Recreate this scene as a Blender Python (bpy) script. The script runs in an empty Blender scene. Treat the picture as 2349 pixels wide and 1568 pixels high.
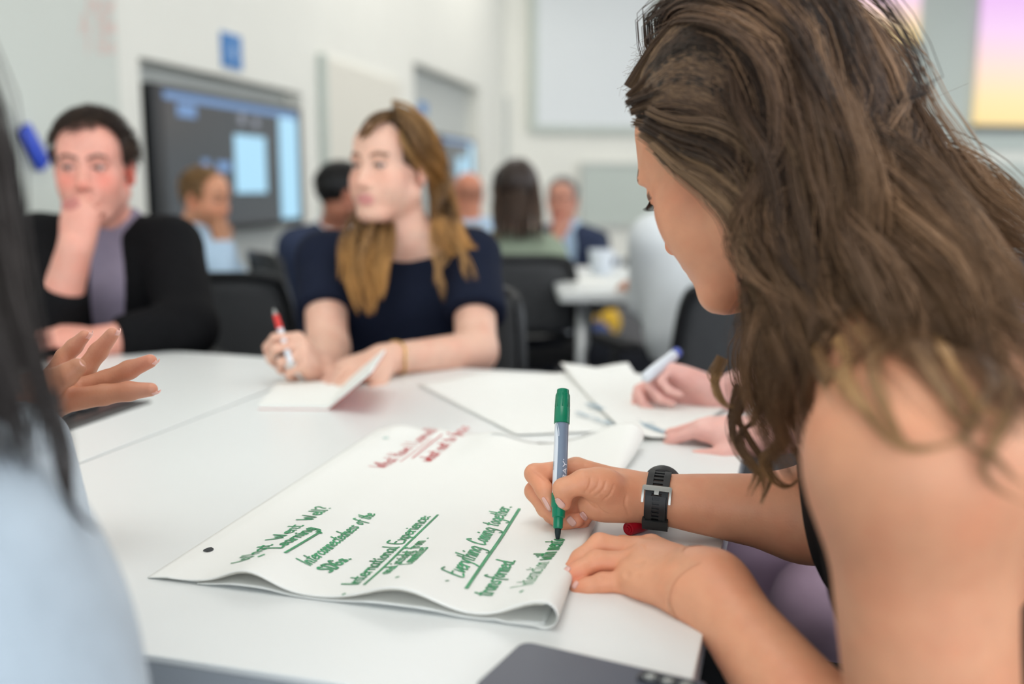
import bpy, bmesh, math, random
import numpy as np
from mathutils import Vector, Matrix

random.seed(5)
RNG = np.random.default_rng(7)
SC = bpy.context.scene
COL = SC.collection

# ------------------------------------------------------------------ camera
FPX, CX, CY = 2284.0, 1174.5, 784.0
PITCH = math.atan(356.0 / FPX)
CAMZ = 1.08
ct, st = math.cos(PITCH), math.sin(PITCH)
cam_d = bpy.data.cameras.new('camera')
cam_d.sensor_width = 36.0
cam_d.lens = FPX / 2349.0 * 36.0
cam_d.clip_start = 0.02
cam_d.dof.use_dof = True
cam_d.dof.focus_distance = 0.965
cam_d.dof.aperture_fstop = 2.2
cam = bpy.data.objects.new('camera', cam_d)
cam.location = (0, 0, CAMZ)
cam.rotation_euler = (math.pi / 2 - PITCH, 0, 0)
COL.objects.link(cam)
SC.camera = cam

# ------------------------------------------------------------------ light
SC.view_settings.view_transform = 'Standard'
SC.view_settings.look = 'None'
SC.view_settings.exposure = 0.13
SC.view_settings.gamma = 1.0
SC.view_settings.use_curve_mapping = False
world = bpy.data.worlds.new('world')
SC.world = world
world.use_nodes = True
_bg = world.node_tree.nodes['Background']
_bg.inputs[0].default_value = (0.86, 0.93, 1.0, 1)
_bg.inputs[1].default_value = 2.9
CEIL_Z = 4.3
def area_light(name, loc, rot, size, size_y, power, color):
    l = bpy.data.lights.new(name, 'AREA')
    l.shape = 'RECTANGLE'; l.size = size; l.size_y = size_y
    l.energy = power; l.color = color
    o = bpy.data.objects.new(name, l)
    o.location = loc; o.rotation_euler = rot
    COL.objects.link(o)
    return o

# rows of square ceiling luminaires
for _y, _e in ((0.6, 45.0), (4.2, 15.0), (7.6, 42.0), (10.8, 42.0)):
    for _x in (-0.2, 3.6, 7.4):
        area_light('ceiling_luminaire', (_x, _y, CEIL_Z - 0.06), (0, 0, 0), 2.0, 2.0, _e, (1.0, 0.975, 0.935))

def P(u, v, d):
    """point seen at pixel (u, v) of the 2349x1568 frame, d metres deep"""
    a = (u - CX) / FPX; b = (v - CY) / FPX
    return np.array([a * d, d * (ct - b * st), CAMZ - d * (st + b * ct)])
def onplane(u, v, p0, n):
    a = (u - CX) / FPX; b = (v - CY) / FPX
    dr = np.array([a, ct - b * st, -(st + b * ct)])
    o = np.array([0, 0, CAMZ]); p0 = np.array(p0, float); n = np.array(n, float)
    t = np.dot(p0 - o, n) / np.dot(dr, n)
    return o + t * dr
TZ = 0.74
def T(u, v, z=TZ):
    return onplane(u, v, (0, 0, z), (0, 0, 1))

# ------------------------------------------------------------------ naming
def tag(o, label=None, cat=None, group=None, kind=None):
    if label: o['label'] = label
    if cat: o['category'] = cat
    if group: o['group'] = group
    if kind: o['kind'] = kind
    return o
def empty(name, loc=(0, 0, 0), rz=0.0):
    o = bpy.data.objects.new(name, None)
    o.empty_display_size = 0.05
    o.location = loc; o.rotation_euler = (0, 0, rz)
    COL.objects.link(o)
    return o
def adopt(child, parent):
    """parent while keeping world-space coordinates of the mesh"""
    bpy_m = Matrix.LocRotScale(parent.location, parent.rotation_euler, parent.scale)
    pw = bpy_m
    if parent.parent is not None:
        q = parent.parent
        pw = Matrix.LocRotScale(q.location, q.rotation_euler, q.scale) @ parent.matrix_parent_inverse @ bpy_m
    child.parent = parent
    child.matrix_parent_inverse = pw.inverted()
    return child
def copy_tree(o, parent=None):
    c = o.copy(); COL.objects.link(c)
    if parent is not None:
        c.parent = parent
    for ch in list(o.children):
        copy_tree(ch, c)
    return c

# ------------------------------------------------------------------ materials
MATS = {}
def mat(name, color, rough=0.5, metal=0.0, spec=0.5, var=0.04, vscale=30.0, bump=0.0, bscale=200.0,
        sss=0.0, emit=None, estr=0.0, vcol=False, coat=0.0, sheen=0.0, bstretch=None, alpha=1.0, trans=0.0):
    if name in MATS: return MATS[name]
    m = bpy.data.materials.new(name); m.use_nodes = True
    nt = m.node_tree; nd = nt.nodes; lk = nt.links
    b = nd['Principled BSDF']
    b.inputs['Roughness'].default_value = rough
    b.inputs['Metallic'].default_value = metal
    b.inputs['Specular IOR Level'].default_value = spec
    if coat: b.inputs['Coat Weight'].default_value = coat
    if sheen: b.inputs['Sheen Weight'].default_value = sheen
    if trans: b.inputs['Transmission Weight'].default_value = trans
    tc = nd.new('ShaderNodeTexCoord')
    nz = nd.new('ShaderNodeTexNoise'); nz.inputs['Scale'].default_value = vscale
    nz.inputs['Detail'].default_value = 3.0
    lk.new(tc.outputs['Object'], nz.inputs['Vector'])
    mr = nd.new('ShaderNodeMapRange')
    mr.inputs['From Min'].default_value = 0.25; mr.inputs['From Max'].default_value = 0.75
    mr.inputs['To Min'].default_value = 1 - var; mr.inputs['To Max'].default_value = 1 + var
    lk.new(nz.outputs['Fac'], mr.inputs['Value'])
    mx = nd.new('ShaderNodeMix'); mx.data_type = 'RGBA'; mx.blend_type = 'MULTIPLY'
    mx.inputs['Factor'].default_value = 1.0
    if vcol:
        at = nd.new('ShaderNodeAttribute'); at.attribute_name = 'Col'
        lk.new(at.outputs['Color'], mx.inputs[6])
    else:
        mx.inputs[6].default_value = (*color, 1)
    lk.new(mr.outputs['Result'], mx.inputs[7])
    lk.new(mx.outputs[2], b.inputs['Base Color'])
    if bump:
        n2 = nd.new('ShaderNodeTexNoise'); n2.inputs['Scale'].default_value = bscale
        n2.inputs['Detail'].default_value = 4.0
        if bstretch:
            mp = nd.new('ShaderNodeMapping'); mp.inputs['Scale'].default_value = bstretch
            lk.new(tc.outputs['Object'], mp.inputs['Vector']); lk.new(mp.outputs[0], n2.inputs['Vector'])
        else:
            lk.new(tc.outputs['Object'], n2.inputs['Vector'])
        bp = nd.new('ShaderNodeBump'); bp.inputs['Strength'].default_value = bump
        bp.inputs['Distance'].default_value = 0.002
        lk.new(n2.outputs['Fac'], bp.inputs['Height']); lk.new(bp.outputs['Normal'], b.inputs['Normal'])
    if sss:
        b.inputs['Subsurface Weight'].default_value = sss
        b.inputs['Subsurface Radius'].default_value = (0.012, 0.005, 0.003)
        b.inputs['Subsurface Scale'].default_value = 0.6
    if emit:
        b.inputs['Emission Color'].default_value = (*emit, 1)
        b.inputs['Emission Strength'].default_value = estr
    MATS[name] = m
    return m
def srgb(r, g, b):
    f = lambda c: (c / 255 / 12.92) if c / 255 <= 0.04045 else ((c / 255 + 0.055) / 1.055) ** 2.4
    return (f(r), f(g), f(b))

# ------------------------------------------------------------------ mesh helpers
def mesh_obj(name, verts, faces, material=None, parent=None, smooth=True, cols=None):
    me = bpy.data.meshes.new(name)
    if isinstance(verts, np.ndarray) and isinstance(faces, np.ndarray):
        me.vertices.add(len(verts)); me.vertices.foreach_set('co', verts.astype(np.float32).ravel())
        k = faces.shape[1]
        me.loops.add(faces.size); me.loops.foreach_set('vertex_index', faces.astype(np.int32).ravel())
        me.polygons.add(len(faces))
        me.polygons.foreach_set('loop_start', np.arange(0, faces.size, k, dtype=np.int32))
        me.update(calc_edges=True)
    else:
        me.from_pydata([tuple(map(float, v)) for v in verts], [], [tuple(int(i) for i in f) for f in faces])
    if smooth:
        me.polygons.foreach_set('use_smooth', np.ones(len(me.polygons), dtype=bool))
    if cols is not None:
        at = me.attributes.new('Col', 'FLOAT_COLOR', 'POINT')
        c4 = np.ones((len(me.vertices), 4), np.float32); c4[:, :3] = cols
        at.data.foreach_set('color', c4.ravel())
    me.validate(verbose=False)
    o = bpy.data.objects.new(name, me)
    if material: me.materials.append(material)
    COL.objects.link(o)
    if parent is not None: adopt(o, parent)
    return o

def unit(v):
    v = np.asarray(v, float); n = np.linalg.norm(v)
    return v / n if n > 1e-12 else v
class MB:
    """collects simple shapes into one mesh"""
    def __init__(s): s.v = []; s.f = []
    def add(s, vs, fs):
        o = len(s.v); s.v += [tuple(map(float, p)) for p in vs]
        s.f += [tuple(int(i) + o for i in f) for f in fs]
    def box(s, c, size, R=None, bev=0.0):
        bm = bmesh.new(); bmesh.ops.create_cube(bm, size=1.0)
        for v in bm.verts: v.co = Vector((v.co.x * size[0], v.co.y * size[1], v.co.z * size[2]))
        if bev: bmesh.ops.bevel(bm, geom=list(bm.edges), offset=bev, segments=2, affect='EDGES', profile=0.6)
        bm.verts.index_update()
        R = np.eye(3) if R is None else np.asarray(R, float)
        c = np.asarray(c, float)
        s.add([R @ np.array(v.co) + c for v in bm.verts], [[v.index for v in f.verts] for f in bm.faces])
        bm.free(); return s
    def tube(s, pts, rad, n=10, caps=True, flat=None):
        pts = [np.asarray(p, float) for p in pts]; m = len(pts)
        rad = [rad] * m if np.isscalar(rad) else list(rad)
        vs = []; fs = []
        t0 = unit(pts[1] - pts[0]); ref = np.array([0, 0, 1.0]) if abs(t0[2]) < 0.9 else np.array([1.0, 0, 0])
        nrm = unit(np.cross(t0, ref))
        for i in range(m):
            t = unit(pts[min(i + 1, m - 1)] - pts[max(i - 1, 0)])
            nrm = unit(nrm - t * np.dot(nrm, t)); bi = np.cross(t, nrm)
            for k in range(n):
                a = 2 * math.pi * k / n
                vs.append(pts[i] + rad[i] * (math.cos(a) * nrm + math.sin(a) * bi * (flat or 1.0)))
        for i in range(m - 1):
            for k in range(n):
                fs.append((i * n + k, i * n + (k + 1) % n, (i + 1) * n + (k + 1) % n, (i + 1) * n + k))
        if caps:
            fs.append(tuple(range(n - 1, -1, -1))); fs.append(tuple(range((m - 1) * n, m * n)))
        s.add(vs, fs); return s
    def lathe(s, prof, n=24, origin=(0, 0, 0), R=None, sx=1.0):
        """prof: (radius, height) list, axis +z"""
        R = np.eye(3) if R is None else np.asarray(R, float); o = np.asarray(origin, float)
        vs = []; fs = []
        for r, z in prof:
            for k in range(n):
                a = 2 * math.pi * k / n
                vs.append(R @ np.array([r * math.cos(a) * sx, r * math.sin(a), z]) + o)
        for i in range(len(prof) - 1):
            for k in range(n):
                fs.append((i * n + k, i * n + (k + 1) % n, (i + 1) * n + (k + 1) % n, (i + 1) * n + k))
        fs.append(tuple(range(n - 1, -1, -1))); fs.append(tuple(range((len(prof) - 1) * n, len(prof) * n)))
        s.add(vs, fs); return s
    def quad(s, a, b, c, d): s.add([a, b, c, d], [(0, 1, 2, 3)]); return s
    def prism(s, poly, z0, z1):
        """poly: list of xy, counter-clockwise"""
        n = len(poly); vs = [(x, y, z0) for x, y in poly] + [(x, y, z1) for x, y in poly]
        fs = [tuple(range(n - 1, -1, -1)), tuple(range(n, 2 * n))]
        fs += [(i, (i + 1) % n, n + (i + 1) % n, n + i) for i in range(n)]
        s.add(vs, fs); return s
    def build(s, name, material, parent=None, smooth=False, bevel=0.0):
        o = mesh_obj(name, s.v, s.f, material, parent, smooth=smooth)
        if bevel:
            md = o.modifiers.new('bevel', 'BEVEL'); md.width = bevel; md.segments = 2; md.limit_method = 'ANGLE'
        return o
def frame_from(z, xhint=(1, 0, 0)):
    z = unit(z); x = np.asarray(xhint, float); x = unit(x - z * np.dot(x, z)); y = np.cross(z, x)
    return np.stack([x, y, z], axis=1)
def shade_auto(o, ang=40):
    me = o.data
    me.polygons.foreach_set('use_smooth', np.ones(len(me.polygons), dtype=bool))
    try: me.set_sharp_from_angle(angle=math.radians(ang))
    except Exception: pass
    return o
def catmull(pts, n=6):
    pts = [np.asarray(p, float) for p in pts]
    if len(pts) < 3: return pts
    out = []
    for i in range(len(pts) - 1):
        p0 = pts[max(i - 1, 0)]; p1 = pts[i]; p2 = pts[i + 1]; p3 = pts[min(i + 2, len(pts) - 1)]
        for k in range(n):
            t = k / n
            out.append(0.5 * ((2 * p1) + (-p0 + p2) * t + (2 * p0 - 5 * p1 + 4 * p2 - p3) * t * t + (-p0 + 3 * p1 - 3 * p2 + p3) * t ** 3))
    out.append(pts[-1]); return out
# ================================================================== ROOM
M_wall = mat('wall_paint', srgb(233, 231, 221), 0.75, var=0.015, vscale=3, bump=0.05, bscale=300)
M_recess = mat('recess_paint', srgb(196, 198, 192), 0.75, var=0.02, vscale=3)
M_ceil = mat('ceiling_tile_white', srgb(235, 235, 230), 0.8, var=0.02, vscale=4)
M_floor = mat('carpet_dark', srgb(62, 62, 66), 0.95, var=0.2, vscale=60, bump=0.6, bscale=900)
M_alu = mat('brushed_aluminium', srgb(176, 180, 178), 0.35, metal=0.8, var=0.05, vscale=80)
M_whiteboard = mat('whiteboard_enamel', srgb(206, 210, 200), 0.3, var=0.01, vscale=2)
M_creamboard = mat('cream_board', srgb(226, 221, 207), 0.45, var=0.012, vscale=2)
M_greyboard = mat('grey_board', srgb(190, 197, 188), 0.5, var=0.015, vscale=2)
M_blackpl = mat('black_plastic', srgb(17, 18, 20), 0.35, var=0.1, vscale=40)
M_greypl = mat('grey_plastic', srgb(70, 72, 75), 0.45, var=0.06, vscale=40)

WE = unit((0.1995, 0.98, 0)); WN = np.array([WE[1], -WE[0], 0]); WB = np.array([-2.77, 0, 0])
def LW(s, z, off=0.0): return WB + WE * s + WN * off + np.array([0, 0, z])
def onLW(u, v, off=0.0):
    p = onplane(u, v, WB + WN * off, WN); return float(np.dot(p - WB, WE)), float(p[2])
RW = np.stack([WE, WN, np.array([0, 0, 1.0])], axis=1)          # wall frame: along, out of wall, up
def wbox(mb, s0, s1, z0, z1, o0, o1, bev=0.0):
    return mb.box(LW((s0 + s1) / 2, (z0 + z1) / 2, (o0 + o1) / 2), (s1 - s0, abs(o1 - o0), z1 - z0), RW, bev)

sA = onLW(318, 130)[0]; sB = onLW(692, 215)[0]; zA = onLW(318, 130)[1]
sC = onLW(948, 140)[0]; sD = onLW(1100, 200)[0]; zC = onLW(948, 140)[1]
sEnd = onLW(1160, 300)[0]
S0 = -6.0
w = MB()
wbox(w, S0, sA, 0, CEIL_Z, -0.3, 0); wbox(w, sA, sB, zA, CEIL_Z, -0.3, 0); wbox(w, sB, sC, 0, CEIL_Z, -0.3, 0)
wbox(w, sC, sD, zC, CEIL_Z, -0.3, 0); wbox(w, sD, sEnd + 0.3, 0, CEIL_Z, -0.3, 0)
wl = tag(w.build('wall_left', M_wall), kind='structure')
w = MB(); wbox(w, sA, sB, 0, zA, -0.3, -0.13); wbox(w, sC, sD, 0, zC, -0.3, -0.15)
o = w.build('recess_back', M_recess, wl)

cor = LW(sEnd, 0)
BE = unit((0.966, 0.2588, 0)); BN = np.array([BE[1], -BE[0], 0])
def BW(s, z, off=0.0): return cor + BE * s + BN * off + np.array([0, 0, z])
def onBW(u, v, off=0.0):
    p = onplane(u, v, cor + BN * off, BN); return float(np.dot(p - cor, BE)), float(p[2])
RB = np.stack([BE, BN, np.array([0, 0, 1.0])], axis=1)
def bbox(mb, s0, s1, z0, z1, o0, o1, bev=0.0):
    return mb.box(BW((s0 + s1) / 2, (z0 + z1) / 2, (o0 + o1) / 2), (abs(s1 - s0), abs(o1 - o0), abs(z1 - z0)), RB, bev)
w = MB(); bbox(w, -0.3, 13.0, 0, CEIL_Z, -0.3, 0)
wb = tag(w.build('wall_back', M_wall), kind='structure')
w = MB(); bbox(w, 0, 13.0, 0, 0.1, 0, 0.015); tag(w.build('baseboard_back', M_greypl), kind='structure')
w = MB()
for a_, b_ in ((S0, sA), (sB, sC), (sD, sEnd)): wbox(w, a_, b_, 0, 0.1, 0, 0.015)
tag(w.build('baseboard_left', M_greypl), kind='structure')
w = MB(); bbox(w, onBW(1146, 300)[0], onBW(1166, 300)[0], 0, onBW(1155, 222)[1], 0, 0.07, 0.01)  # greyer upright strip on the back wall at the corner
tag(w.build('wall_strip_1', M_recess), kind='structure')

# floor, ceiling: one polygon following the walls
pA = LW(S0, 0); pB = cor; pC = BW(13.0, 0); pD = np.array([pC[0], pA[1], 0])
poly = [(p[0], p[1]) for p in (pA, pD, pC, pB)]
w = MB(); w.prism(poly, -0.1, 0.0); tag(w.build('floor', M_floor), kind='structure')
w = MB(); w.prism(poly, CEIL_Z, CEIL_Z + 0.1); tag(w.build('ceiling', M_ceil), kind='structure')
# ---- whiteboard on the left wall with red writing
s1 = onLW(262, 100)[0]; s0 = 0.3
wbd = tag(empty('whiteboard', LW(s1, 0.8)), 'large pale whiteboard carrying faint red writing, beside the screen recess', 'whiteboard')
m = MB(); wbox(m, s0, s1, 0.8, 2.6, 0, 0.014); m.build('writing_surface', M_whiteboard, wbd)
m = MB(); wbox(m, s0, s1, 0.775, 0.8, 0, 0.05, 0.004); m.build('pen_ledge', M_alu, wbd)

# ---- glazed right side of the room (daylight comes in here): sill wall, mullions and transoms
def window_wall(x, y0, y1):
    m = MB(); m.box((x, (y0 + y1) / 2, 0.4), (0.2, y1 - y0, 0.8)); tag(m.build('wall_right', M_wall), kind='structure')
    n = int((y1 - y0) / 1.6)
    for k in range(n):
        a = y0 + (y1 - y0) * k / n; b = y0 + (y1 - y0) * (k + 1) / n; m = MB()
        for yy in (a + .03, b - .03): m.box((x, yy, (0.8 + CEIL_Z) / 2), (0.08, 0.06, CEIL_Z - 0.8))
        for zz in (0.83, 2.4, CEIL_Z - .03): m.box((x, (a + b) / 2, zz), (0.08, b - a, 0.06))
        tag(m.build('window_%d' % (k + 1), M_alu), kind='structure')
window_wall(pC[0] - .1, pA[1], pC[1])
# ================================================================== HANDWRITING
GL = {
'a': (.62, [[(.5,.45),(.3,.52),(.1,.4),(.05,.2),(.2,.02),(.38,.1),(.5,.45),(.5,.15),(.62,.02)]]),
'b': (.55, [[(.08,1),(.08,.05)],[(.08,.3),(.3,.5),(.5,.3),(.35,.02),(.08,.08)]]),
'c': (.5, [[(.5,.42),(.3,.52),(.08,.3),(.2,.03),(.52,.1)]]),
'd': (.62, [[(.5,.4),(.25,.5),(.06,.25),(.22,.02),(.45,.15),(.55,1.0),(.5,.2),(.62,.02)]]),
'e': (.52, [[(.08,.25),(.45,.32),(.38,.5),(.15,.45),(.06,.2),(.22,.02),(.55,.12)]]),
'f': (.42, [[(.5,.9),(.35,1),(.25,.8),(.22,-.25)],[(.05,.5),(.45,.52)]]),
'g': (.56, [[(.5,.42),(.25,.5),(.06,.25),(.25,.04),(.48,.2),(.5,.45),(.48,-.25),(.25,-.42),(.05,-.3)]]),
'h': (.52, [[(.08,1),(.08,0)],[(.08,.3),(.3,.5),(.45,.35),(.45,0)]]),
'i': (.24, [[(.1,.48),(.1,.05),(.2,.02)],[(.12,.7),(.14,.76)]]),
'l': (.26, [[(.1,1),(.1,.08),(.22,.02)]]),
'm': (.66, [[(.05,.5),(.05,0)],[(.05,.32),(.2,.5),(.3,.35),(.3,0)],[(.3,.32),(.45,.5),(.56,.35),(.56,0)]]),
'n': (.54, [[(.06,.5),(.06,0)],[(.06,.3),(.28,.5),(.42,.35),(.42,.05),(.52,.02)]]),
'o': (.52, [[(.28,.5),(.08,.3),(.2,.02),(.44,.15),(.42,.42),(.28,.5)]]),
'p': (.54, [[(.08,.5),(.06,-.4)],[(.08,.3),(.3,.5),(.48,.3),(.3,.04),(.08,.12)]]),
'r': (.42, [[(.08,.5),(.08,0)],[(.08,.28),(.25,.48),(.42,.45)]]),
's': (.46, [[(.42,.45),(.22,.5),(.12,.36),(.36,.2),(.3,.03),(.05,.06)]]),
't': (.42, [[(.2,.85),(.18,.1),(.32,.02)],[(.02,.55),(.42,.58)]]),
'u': (.56, [[(.08,.5),(.08,.12),(.25,.02),(.42,.18),(.44,.5),(.44,.08),(.54,.02)]]),
'v': (.46, [[(.04,.5),(.22,.02),(.44,.5)]]),
'w': (.6, [[(.04,.5),(.15,.02),(.28,.4),(.4,.02),(.56,.5)]]),
'x': (.5, [[(.05,.5),(.45,0)],[(.45,.5),(.05,0)]]),
'y': (.48, [[(.06,.5),(.2,.1),(.42,.5)],[(.42,.5),(.3,-.1),(.1,-.42)]]),
'W': (.95, [[(.02,1),(.2,.02),(.42,.7),(.6,.02),(.9,1)]]),
'E': (.62, [[(.55,1),(.08,.96),(.08,.02),(.6,.04)],[(.08,.52),(.45,.54)]]),
'T': (.6, [[(.3,1),(.3,0)],[(.02,1),(.6,.98)]]),
'I': (.26, [[(.1,1),(.1,0)]]),
'L': (.58, [[(.1,1),(.08,.04),(.58,.06)]]),
'S': (.6, [[(.52,.88),(.3,1),(.1,.78),(.45,.4),(.4,.05),(.04,.1)]]),
'D': (.68, [[(.1,1),(.1,0)],[(.1,1),(.5,.85),(.58,.4),(.35,.03),(.1,0)]]),
'G': (.7, [[(.58,.85),(.35,1),(.08,.6),(.2,.06),(.55,.1),(.58,.42),(.35,.42)]]),
'C': (.6, [[(.58,.85),(.35,1),(.08,.55),(.2,.04),(.6,.12)]]),
'H': (.68, [[(.08,1),(.08,0)],[(.56,1),(.56,0)],[(.08,.5),(.56,.52)]]),
'R': (.6, [[(.1,1),(.1,0)],[(.1,1),(.5,.85),(.45,.55),(.1,.5)],[(.25,.5),(.55,0)]]),
'A': (.68, [[(.04,0),(.32,1),(.6,0)],[(.15,.36),(.5,.36)]]),
'Y': (.62, [[(.04,1),(.3,.5),(.58,1)],[(.3,.5),(.3,0)]]),
'?': (.5, [[(.05,.8),(.25,1),(.45,.8),(.25,.5),(.24,.28)],[(.24,.06),(.26,.02)]]),
'.': (.3, [[(.12,.04),(.16,.0)]]), ':': (.3, [[(.12,.4),(.16,.36)],[(.12,.06),(.16,.02)]]),
'-': (.45, [[(.05,.35),(.4,.37)]]), '*': (.3, [[(.1,.9),(.14,.86)]]), ' ': (.42, []),
}
def text_strokes(txt, jit=0.03, slant=0.12, rnd=None):
    """list of polylines (x in ems, y with cap height 1), and the width"""
    rnd = rnd or random; x = 0; out = []
    for ch in txt:
        wd, ss = GL[ch]
        for s in ss:
            out.append([(x + px + slant * py + rnd.uniform(-jit, jit), py + rnd.uniform(-jit, jit)) for px, py in s])
        x += wd + 0.06
    return out, x
def ribbon(mb, pts, hw, up=None):
    """flat ink line; pts 3d, hw half width (scalar or list), drawn on the surface with normal up"""
    pts = [np.asarray(p, float) for p in pts]
    n = len(pts)
    if n < 2: return
    hw = [hw] * n if np.isscalar(hw) else hw
    up = np.array([0, 0, 1.0]) if up is None else up
    vs = []
    for i in range(n):
        t = unit(pts[min(i + 1, n - 1)] - pts[max(i - 1, 0)]); sd = unit(np.cross(up, t))
        p = pts[i]
        if i == 0: p = p - t * hw[0] * 0.8
        if i == n - 1: p = p + t * hw[-1] * 0.8
        vs += [p + sd * hw[i], p - sd * hw[i]]
    mb.add(vs, [(2 * i, 2 * i + 1, 2 * i + 3, 2 * i + 2) for i in range(n - 1)])
def write_line(mb, txt, p0, p1, h, surf, upv, hw=0.0009, up=None, n=4, jit=0.03, lift=0.0006, fade=None):
    """txt from p0 to p1 (any 3d points), cap height h along upv, laid on surf(p)->p"""
    ss, wd = text_strokes(txt, jit)
    p0 = np.asarray(p0, float); p1 = np.asarray(p1, float); d = (p1 - p0) / wd
    up = np.array([0, 0, 1.0]) if up is None else np.asarray(up, float)
    for s in ss:
        q = catmull([np.array([a, b, 0]) for a, b in s], n) if len(s) > 2 else [np.array([*s[0], 0]), np.array([*s[1], 0])]
        pts = [surf(p0 + d * c[0] + np.asarray(upv) * (h * c[1])) + up * (lift + random.uniform(0, 0.0001)) for c in q]
        k = 1.0 if fade is None else fade(s[0][0] / wd)
        ribbon(mb, pts, [hw * k * random.uniform(0.8, 1.15) for _ in pts], up)

M_red_ink = mat('red_marker_ink', srgb(206, 66, 70), 0.6)
M_faint_red = mat('faint_red_ink', srgb(222, 188, 178), 0.6)
M_green_ink = mat('green_marker_ink', srgb(22, 142, 88), 0.45, var=0.35, vscale=60)
M_blue_ink = mat('pale_blue_ink', srgb(150, 175, 190), 0.6)

# faint writing on the whiteboard
m = MB()
for i, (t_, y0, x0, x1) in enumerate((('Imy', 12, 190, 256), ('A The', 62, 178, 258), ('I Go', 108, 190, 258))):
    sa, za = onLW(x0, y0 + 14); sb, zb = onLW(x1, y0 + 14)
    write_line(m, t_, LW(sa, za, 0.0145), LW(sb, zb + 0.0, 0.0145), 0.075, lambda p: p, np.array([0, 0, 1.0]), hw=0.006, up=WN, jit=0.06)
m.build('red_writing', M_faint_red, wbd)

# blue whiteboard eraser, stuck on at a slant
se, ze = onLW(73, 338, 0.03)
er = tag(empty('board_eraser', LW(se, ze, 0.014)), 'blue whiteboard eraser stuck slanting on the whiteboard', 'eraser')
an = math.radians(-52)
RE = RW @ np.array([[math.cos(an), 0, math.sin(an)], [0, 1, 0], [-math.sin(an), 0, math.cos(an)]])
RE = RW @ np.array([[math.cos(an), 0, -math.sin(an)], [0, 1, 0], [math.sin(an), 0, math.cos(an)]])
m = MB(); m.box(LW(se, ze, 0.021), (0.18, 0.014, 0.068), RE, 0.003); m.build('felt_pad', mat('felt_dark', srgb(40, 46, 70), 0.95), er)
m = MB(); m.box(LW(se, ze, 0.041), (0.185, 0.028, 0.072), RE, 0.009)
shade_auto(m.build('grip', mat('blue_plastic', srgb(28, 70, 196), 0.4), er))

# blue sign above the wall screen
def wall_sign(u0, u1, v0, v1, label, name='wall_sign'):
    sa, za = onLW(u0, v1); sb, zb = onLW(u1, (v0 + 428) / 2); zt = onLW(u0, v0)[1]; zb_ = onLW(u0, v1)[1]
    e = tag(empty(name, LW(sa, zb_)), label, 'sign', 'blue wall signs')
    m = MB(); wbox(m, sa, sb, zb_, zt, 0, 0.012, 0.002); m.build('plate', mat('sign_blue', srgb(52, 122, 186), 0.45), e)
    sc, zc = (sa + sb) / 2, (zb_ + zt) / 2; hh = (zt - zb_); m = MB()
    m.tube([LW(sc, zc + hh * .2, .0135), LW(sc, zc - hh * .05, .0135)], hh * 0.04, 8)
    m.tube([LW(sc, zc, .0135), LW(sc + hh * .1, zc - hh * .02, .0135), LW(sc + hh * .14, zc - hh * .2, .0135)], hh * 0.03, 8)
    m.tube([LW(sc - hh * .02 + hh * .13 * math.cos(t), zc - hh * .1 + hh * .13 * math.sin(t), .0135) for t in np.linspace(2.2, 6.0, 12)], hh * 0.025, 6)
    m.build('symbol', mat('sign_white', srgb(190, 212, 235), 0.5), e)
wall_sign(508, 556, 72, 152, 'blue square sign with pale symbol above the large wall screen')
wall_sign(960, 978, 232, 260, 'small blue sign on the wall of the far recess')

# ---- wall screens
def wall_screen(name, label, s0, s1, z0, z1, o0, th, full=True):
    e = tag(empty(name, LW((s0 + s1) / 2, z0, o0)), label, 'screen')
    m = MB(); wbox(m, s0, s1, z0, z1, o0, o0 + th, 0.012); m.build('casing', M_blackpl, e)
    m = MB(); wbox(m, (s0 + s1) / 2 - .25, (s0 + s1) / 2 + .25, z0 + .2, z1 - .2, -0.13 if full else -.15, o0); m.build('wall_bracket', M_greypl, e)
    W = s1 - s0; H = z1 - z0; f = o0 + th
    def pane(nm, a, b, c, d, k, mt, par):
        m = MB(); wbox(m, s0 + a * W, s0 + b * W, z0 + c * H, z0 + d * H, f + k - 0.002, f + k); return m.build(nm, mt, par)
    dark = mat('screen_dark', srgb(20, 21, 23), 0.2, emit=srgb(66, 70, 76), estr=0.75)
    lblue = mat('screen_light_blue', (0.0, 0.0, 0.0), 0.3, emit=srgb(166, 214, 240), estr=1.0)
    bar = mat('screen_bar_blue', (0, 0, 0), 0.3, emit=srgb(110, 148, 196), estr=0.9)
    sp = pane('display', 0.045, 0.975, 0.05, 0.96, 0.001, dark, e)
    pane('task_column', 0.80, 0.955, 0.06, 0.90, 0.003, lblue, sp)
    pane('menu_bar', 0.05, 0.955, 0.905, 0.955, 0.003, bar, sp)
    pane('open_window', 0.46, 0.685, 0.28, 0.72, 0.003, lblue, sp)
    if full:
        pane('icon', 0.12, 0.225, 0.80, 0.885, 0.003, bar, sp); pane('icon', 0.25, 0.29, 0.44, 0.52, 0.003, bar, sp)
        pane('icon', 0.34, 0.43, 0.44, 0.51, 0.003, bar, sp); pane('icon', 0.5, 0.54, 0.80, 0.88, 0.003, mat('screen_grey', (0, 0, 0), .3, emit=srgb(150, 156, 170), estr=.7), sp)
        pane('icon', 0.6, 0.64, 0.79, 0.86, 0.003, MATS['screen_grey'], sp)
        m = MB(); wbox(m, s0 - 0.03, s0 - 0.004, z0 + 0.05, z1 - 0.32, o0 - .02, o0 + 0.05, 0.004); m.build('side_speaker', M_blackpl, e)
    return e
ts0, tz1 = onLW(350, 186, 0.04); ts1 = onLW(690, 246, 0.04)[0]; tz0 = onLW(690, 514, 0.04)[1]
wall_screen('wall_screen', 'large black wall screen showing a dark desktop with pale blue windows', ts0, ts1, tz0, tz1, -0.06, 0.10)
qs0, qz1 = onLW(1012, 306, 0.0); qs1 = onLW(1091, 320, 0.0)[0]; qz0 = qz1 - (tz1 - tz0)
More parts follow.
